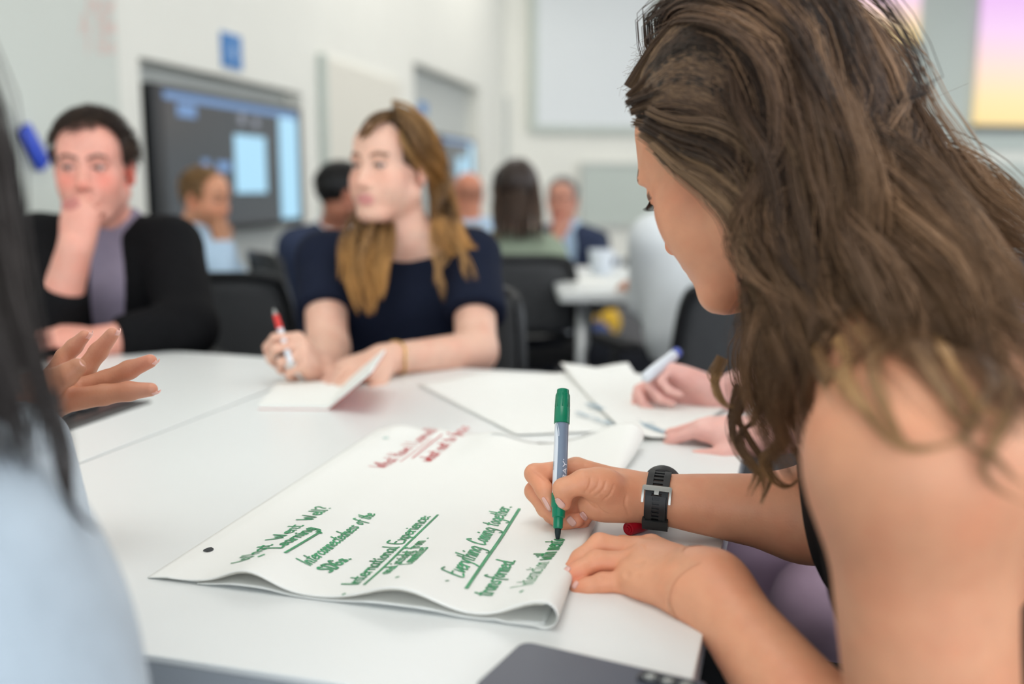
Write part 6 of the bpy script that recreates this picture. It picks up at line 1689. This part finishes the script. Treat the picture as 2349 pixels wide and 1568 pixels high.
# ---------------- the dark haired person in the pale blue jumper, near left
def near_left():
    par = tag(empty('person', (-.62, .42, 0)), 'person with long black hair and pale blue jumper gesturing with an open hand', 'person')
    SK = np.array(srgb(186, 128, 98)); J = P
    HO = P(-520, 230, .56); HR = head_frame(np.array([.45, .88, -.08]))
    ops = xf(head_ops(True, lids=False), HO, HR)
    NB = P(-430, 1000, .52); sh = P(-185, 1305, .50); sh2 = NB + (NB - sh) * .95 + np.array([-.05, -.05, -.02])
    H = lambda *q: HO + HR @ np.array(q)
    ops += [('+', RC(H(0, -.022, -.055), NB, .050, .054), .03)]
    el = P(55, 1380, .70); wr = J(48, 935, .905)
    C1 = NB + np.array([-.02, -.02, -.09]); PV = np.array([-.55, .38, .50]); lat = unit(sh - sh2)
    tor = lambda x: [('+', RC(NB, sh, .045 + x, .046 + x), .05), ('+', RC(NB, sh2, .045 + x, .046 + x), .05)] + [('+', RC(C1 + lat * s_, PV + lat * s_ * .8 + np.array([0, 0, .12]), .095 + x, .095 + x), .06) for s_ in (-.085, 0, .085)] + [('+', EL(PV, (.15, .15, .12)), .06)]
    ops += tor(0)
    ops += [('+', RC(sh, el, .047, .041), .03), ('+', RC(el, wr, .041, .026), .02)]
    f1 = [J(120, 868, .945), J(148, 818, .955), J(170, 795, .955), J(194, 770, .952)]
    f2 = [J(160, 892, .94), J(196, 846, .945), J(226, 806, .945), J(258, 766, .94)]
    f3 = [J(165, 898, .925), J(242, 872, .93), J(296, 848, .93), J(344, 828, .925)]
    f4 = [J(130, 922, .905), J(238, 905, .91), J(296, 897, .91), J(346, 893, .905)]
    th = [J(70, 905, .89), J(118, 878, .885), J(152, 860, .885), J(176, 842, .887)]
    palm = [RC(wr, f1[0], .022, .0105), RC(wr, f2[0], .022, .0115), RC(wr, f3[0], .022, .0118), RC(wr, f4[0], .022, .0120), RC(wr, th[1], .022, .0125), EL(J(105, 900, .915), (.026, .026, .018))]
    ops += [('+', GRP(plus(palm, .012)), .01)]
    for f_, r_ in ((f1, [.0100, .0082, .0075, .0058]), (f2, [.0112, .0092, .0084, .0064]), (f3, [.0110, .0092, .0086, .0066]), (f4, [.0118, .0094, .0087, .0064]), (th, [.0145, .0112, .0100, .0084])):
        ops += [('+', chain(f_, r_), .004)]
    def colfn(V):
        c = head_colour(V, HO, HR, SK, srgb(160, 96, 88), srgb(30, 22, 20), .15)
        for f_ in (f1, f2, f3, f4):
            m = np.exp(-((V - f_[3]) ** 2).sum(axis=1) / .018 ** 2) * .5; c = c * (1 - m[:, None]) + m[:, None] * np.array(srgb(226, 160, 136))
            for q in (f_[1], f_[2]):
                m = np.exp(-((V - q) ** 2).sum(axis=1) / .0035 ** 2) * .3; c = c * (1 - m[:, None] * .5)
        return np.clip(c, 0, 1)
    pts = np.array(f1 + f2 + f3 + f4 + th + [J(90, 920, .905)])
    body_mesh('body', ops, .008, [(pts.min(axis=0) - .014, pts.max(axis=0) + .014, .0014), (HO - .14, HO + .14, .0035)], par, colfn)
    eyes(par, HO, HR)
    cam0 = np.array([0, 0, CAMZ])
    nail(par, th[3], th[3] - th[2], unit(cam0 - th[3]) + np.array([.5, 0, .3]), .0056, .0115, .0074)
    for f_, n_ in ((f1, (.7, 0, -.5)), (f2, (.7, 0, -.5)), (f3, (.2, 0, -1)), (f4, (.1, 0, -1))): nail(par, f_[3] + unit(f_[3] - f_[2]) * .002, f_[3] - f_[2], np.array(n_), .0044, .011, .0052)
    cl = tor(.013) + [('+', RC(sh, el, .062, .056), .03), ('+', EL(sh, (.064, .064, .064)), .03), ('+', RC(el, el + (wr - el) * .82, .056, .040, cap1=True), .02), ('+', RC(sh + np.array([0, 0, -.02]), P(35, 1800, .50), .058, .062), .04)]
    cl += [('-', RC(NB + np.array([0, 0, -.03]), H(0, -.022, -.02), .060, .068), .01)]
    cloth_mesh('jumper', cl, .008, mat('jumper_pale_blue', srgb(178, 191, 202), .95, var=.09, vscale=28, bump=.5, bscale=250, sheen=.2), par)
    tr = [('+', EL(PV, (.16, .16, .12)), .0)]
    for s_ in (-1, 1):
        hip = PV + np.array([.05, -.07, 0]) * s_ + np.array([0, 0, 0]); kn = hip + np.array([.22, .36, .02]); an = np.array([kn[0] - .03, kn[1] - .03, .1]); tr += [('+', RC(hip, kn, .085, .06), .05), ('+', RC(kn, an, .058, .043), .03)]
        f0 = np.array([an[0], an[1], .045]); cloth_mesh('shoe', [('+', RC(f0 - np.array([.02, .03, 0]), f0 + np.array([.07, .11, -.008]), .045, .036), 0), ('-', EL(f0 + np.array([0, 0, -.55]), (.505, .505, .505)), 0)], .010, M_tr2, par)
    cloth_mesh('trousers', tr, .012, M_jean, par)
    G = lambda *p: [P(*q) for q in p]
    gs = [G((-220, -120, .52), (-90, 150, .485), (-20, 450, .48), (40, 750, .48), (80, 950, .48), (100, 1080, .485)),
          G((-230, -120, .52), (-130, 150, .48), (-60, 450, .475), (-10, 750, .475), (30, 950, .475), (50, 1060, .48)),
          G((-210, -100, .52), (-70, 150, .49), (10, 430, .485), (75, 720, .485), (115, 930, .485), (138, 1090, .485)),
          G((-250, -130, .52), (-190, 150, .475), (-130, 450, .47), (-80, 750, .47), (-40, 980, .475), (-20, 1100, .48)),
          G((-260, -130, .52), (-260, 150, .47), (-210, 450, .465), (-160, 750, .465), (-120, 1000, .465), (-110, 1180, .47)),
          G((-270, -130, .52), (-330, 150, .465), (-300, 450, .46), (-260, 750, .455), (-230, 1000, .455), (-220, 1200, .46)),
          G((-290, -130, .53), (-420, 150, .47), (-400, 450, .465), (-370, 750, .46), (-340, 1000, .46), (-320, 1180, .46)),
          G((-300, -120, .54), (-520, 150, .50), (-520, 450, .50), (-500, 750, .50), (-470, 1000, .49), (-450, 1150, .48)),
          G((-220, -110, .54), (-100, 200, .56), (-30, 500, .56), (20, 780, .55), (60, 1000, .54)),
          G((-250, -120, .56), (-200, 200, .60), (-180, 500, .60), (-150, 800, .58), (-120, 1000, .56))]
    def _sl(p):
        v = p - np.array([0, 0, CAMZ]); d = v[1] * ct - v[2] * st; vv = CY + FPX * (-v[1] * st - v[2] * ct) / d; k = -118 + 38 * min(1, max(0, (vv - 150) / 450)) + 45 * min(1, max(0, (vv - 600) / 400)); return p + np.array([k / FPX * d, 0, 0])
    gs = [[_sl(p) for p in g] for g in gs]
    for g in gs: g[0] = H(.01, -.01, .122)
    for a_ in np.linspace(-2.9, 2.9, 15):
        x_, y_ = math.sin(a_) * .088, -math.cos(a_) * .108 - .016
        if y_ > .05: continue
        dn = np.array([0, 0, -1.0]); p2 = H(x_, y_, .03); gs.append([H(x_ * .12, y_ * .12 - .01, .122), H(x_ * .75, y_ * .8, .088), p2, p2 + dn * .10 + unit(p2 - HO) * .012, p2 + dn * .22 + unit(p2 - HO) * .02, p2 + dn * .31 + unit(p2 - HO) * .015])
    sol = [EL(HO + HR @ np.array((0, -.016, .034)), (.082, .101, .092), HR), RC(H(0, -.022, -.055), NB, .054, .058), RC(NB, sh, .066, .068), EL(sh, (.07, .07, .07)), RC(NB, sh2, .066, .066)]
    dk, md_, lt = srgb(27, 23, 22), srgb(52, 45, 43), srgb(92, 84, 80)
    P_, Rd, C_ = hair_locks(gs, 150, 13, .018, .0007, .003, .2, .35, root_spread=.7); P_ = push_out(P_, sol); V, Fc = strands_mesh(P_, Rd); parts = [(V, Fc, hair_colour(C_, 13, 3, dk, md_, lt))]
    lo = [G((120, 850, .50), (140, 1000, .50), (160, 1110, .50), (190, 1180, .50), (236, 1214, .50)), G((100, 900, .50), (130, 1040, .50), (150, 1110, .50), (165, 1150, .50))]
    P_, Rd, C_ = hair_locks(lo, 40, 18, .004, .0004, .002, .12, .6, root_spread=1.0); V, Fc = strands_mesh(P_, Rd); parts.append((V, Fc, hair_colour(C_, 18, 3, dk, md_, lt)))
    V, Fc = polygonise(cap_ops(HO, HR, 1.0, .007), .005); parts.append((V, Fc, np.array(srgb(24, 20, 20))))
    hair_obj('long_hair', parts, par)
M_tr2 = mat('shoe_white', srgb(210, 210, 208), .5)
near_left()

# ================================================================== CHAIRS IN PLACE, FAR TABLE, CUP
def ch(p, f, back, label): f = unit(np.array([f[0], f[1], 0])); q = np.array([p[0], p[1], 0]) + f * back; return place_chair(q[0], q[1], face_rz(f), label)
ch(P(930, 1120, 2.28), (-.28, -.96), .0, 'black office chair under the woman in navy')
ch(P(250, 1060, 2.42), (.5, -.85), 0, 'black office chair under the man in the black suit')
ch(P(458, 760, 4.16), (.35, .94), 0, 'black office chair under the man in light blue')
ch(P(742, 790, 3.93), (.86, .5), .05, 'black office chair under the navy jacket')
ch(P(1190, 780, 3.88), (0, 1), 0, 'black office chair under the woman with straight brown hair')
ch(P(1078, 690, 5.2), (-.3, .9), 0, 'black office chair under the bald man')
ch(P(1298, 700, 5.45), (-.2, -.96), 0, 'black office chair under the grey-haired man')
ch(P(1610, 880, 2.88), (-.3, .95), .02, 'black office chair under the white shirt')
ch((.80, 1.48), (-1, -.22), 0, 'black office chair under the lilac trousers')
ch((.62, .80), (-1, .05), 0, 'black office chair under the writing person')
ch((-.55, .38), (.52, .85), 0, 'black office chair under the pale blue jumper')
c_ = P(512, 700, 2.9); place_chair(c_[0] + .03, c_[1] + .24, face_rz((.1, 1)), 'empty black office chair with grey mesh back beside the suited man')
# far table
cA = onplane(1286, 668, (0, 0, TZ), (0, 0, 1)); 
def far_table(label, x0, x1, y0, y1):
    e = tag(empty('table', ((x0 + x1) / 2, (y0 + y1) / 2, 0)), label, 'table', 'far white tables')
    m = MB(); m.prism(rounded_poly([(x0, y0), (x1, y0), (x1, y1), (x0, y1)], .03), TZ - .028, TZ); m.build('tabletop', M_tabletop, e, bevel=.002)
    for x, y in ((x0 + .08, y0 + .08), (x1 - .08, y0 + .08), (x1 - .08, y1 - .08), (x0 + .08, y1 - .08)):
        m = MB(); m.tube([(x, y, 0), (x, y, TZ - .028)], .022, 10); m.build('leg', M_leg, e, smooth=True)
f0 = T(1284, 674); f1 = T(1452, 674)
far_table('white table with a coffee cup among the seated group', f0[0], f0[0] + 1.15, f0[1], T(1300, 616)[1] + .12)
c = T(1378, 628)
e = tag(empty('cup', c), 'white cup with handle on the far white table', 'cup')
m = MB(); m.lathe([(.034, 0), (.038, .004), (.048, .092), (.050, .095), (.046, .092), (.036, .01), (.001, .008)], 24, c); shade_auto(m.build('cup_body', M_white_pl, e), 50)
m = MB(); m.tube(catmull([c + np.array(q) for q in ((.040, 0, .072), (.066, 0, .070), (.070, 0, .045), (.055, 0, .025), (.036, 0, .02))], 5), .005, 8); m.build('handle', M_white_pl, e, smooth=True)
q = T(1345, 645); m = MB(); m.box(q + np.array([0, 0, .002]), (.21, .297, .003), rot((0, 0, 1), .4)); tag(m.build('paper_sheet', M_paper), 'white sheet of paper lying by the coffee cup', 'paper')
# yellow bags on the floor
def bag(p, label, col, w=.34):
    e = tag(empty('bag', p), label, 'bag', 'bags on the floor'); M_b = mat('bag_' + str(col[0]) + str(col[2]), srgb(*col), .7, var=.1)
    cloth_mesh('bag_body', [('+', RC(p + np.array([-w / 2 + .1, 0, .13]), p + np.array([w / 2 - .1, 0, .13]), .10, .10), 0), ('+', RC(p + np.array([-w / 2 + .1, 0, .10]), p + np.array([w / 2 - .1, 0, .10]), .10, .10), .02)], .014, M_b, e)
    m = MB(); m.tube(catmull([p + np.array([-.09, 0, .22]), p + np.array([-.05, .01, .33]), p + np.array([.05, .01, .33]), p + np.array([.09, 0, .22])], 6), .010, 8); m.build('handle', M_b, e, smooth=True)
def on_floor(u, v, z=.13): q = onplane(u, v, (0, 0, z), (0, 0, 1)); return np.array([q[0], q[1], 0])
def floor_at(u, d): q = P(u, 784, d); return np.array([q[0], q[1], 0])
bag(floor_at(1368, 7.2), 'yellow bag on the floor beyond the far table', (214, 168, 34)); bag(floor_at(602, 5.35), 'yellow bag on the floor near the man in light blue', (206, 160, 40))
bag(floor_at(1345, 6.4), 'dark blue bag on the floor beyond the far table', (40, 60, 110))
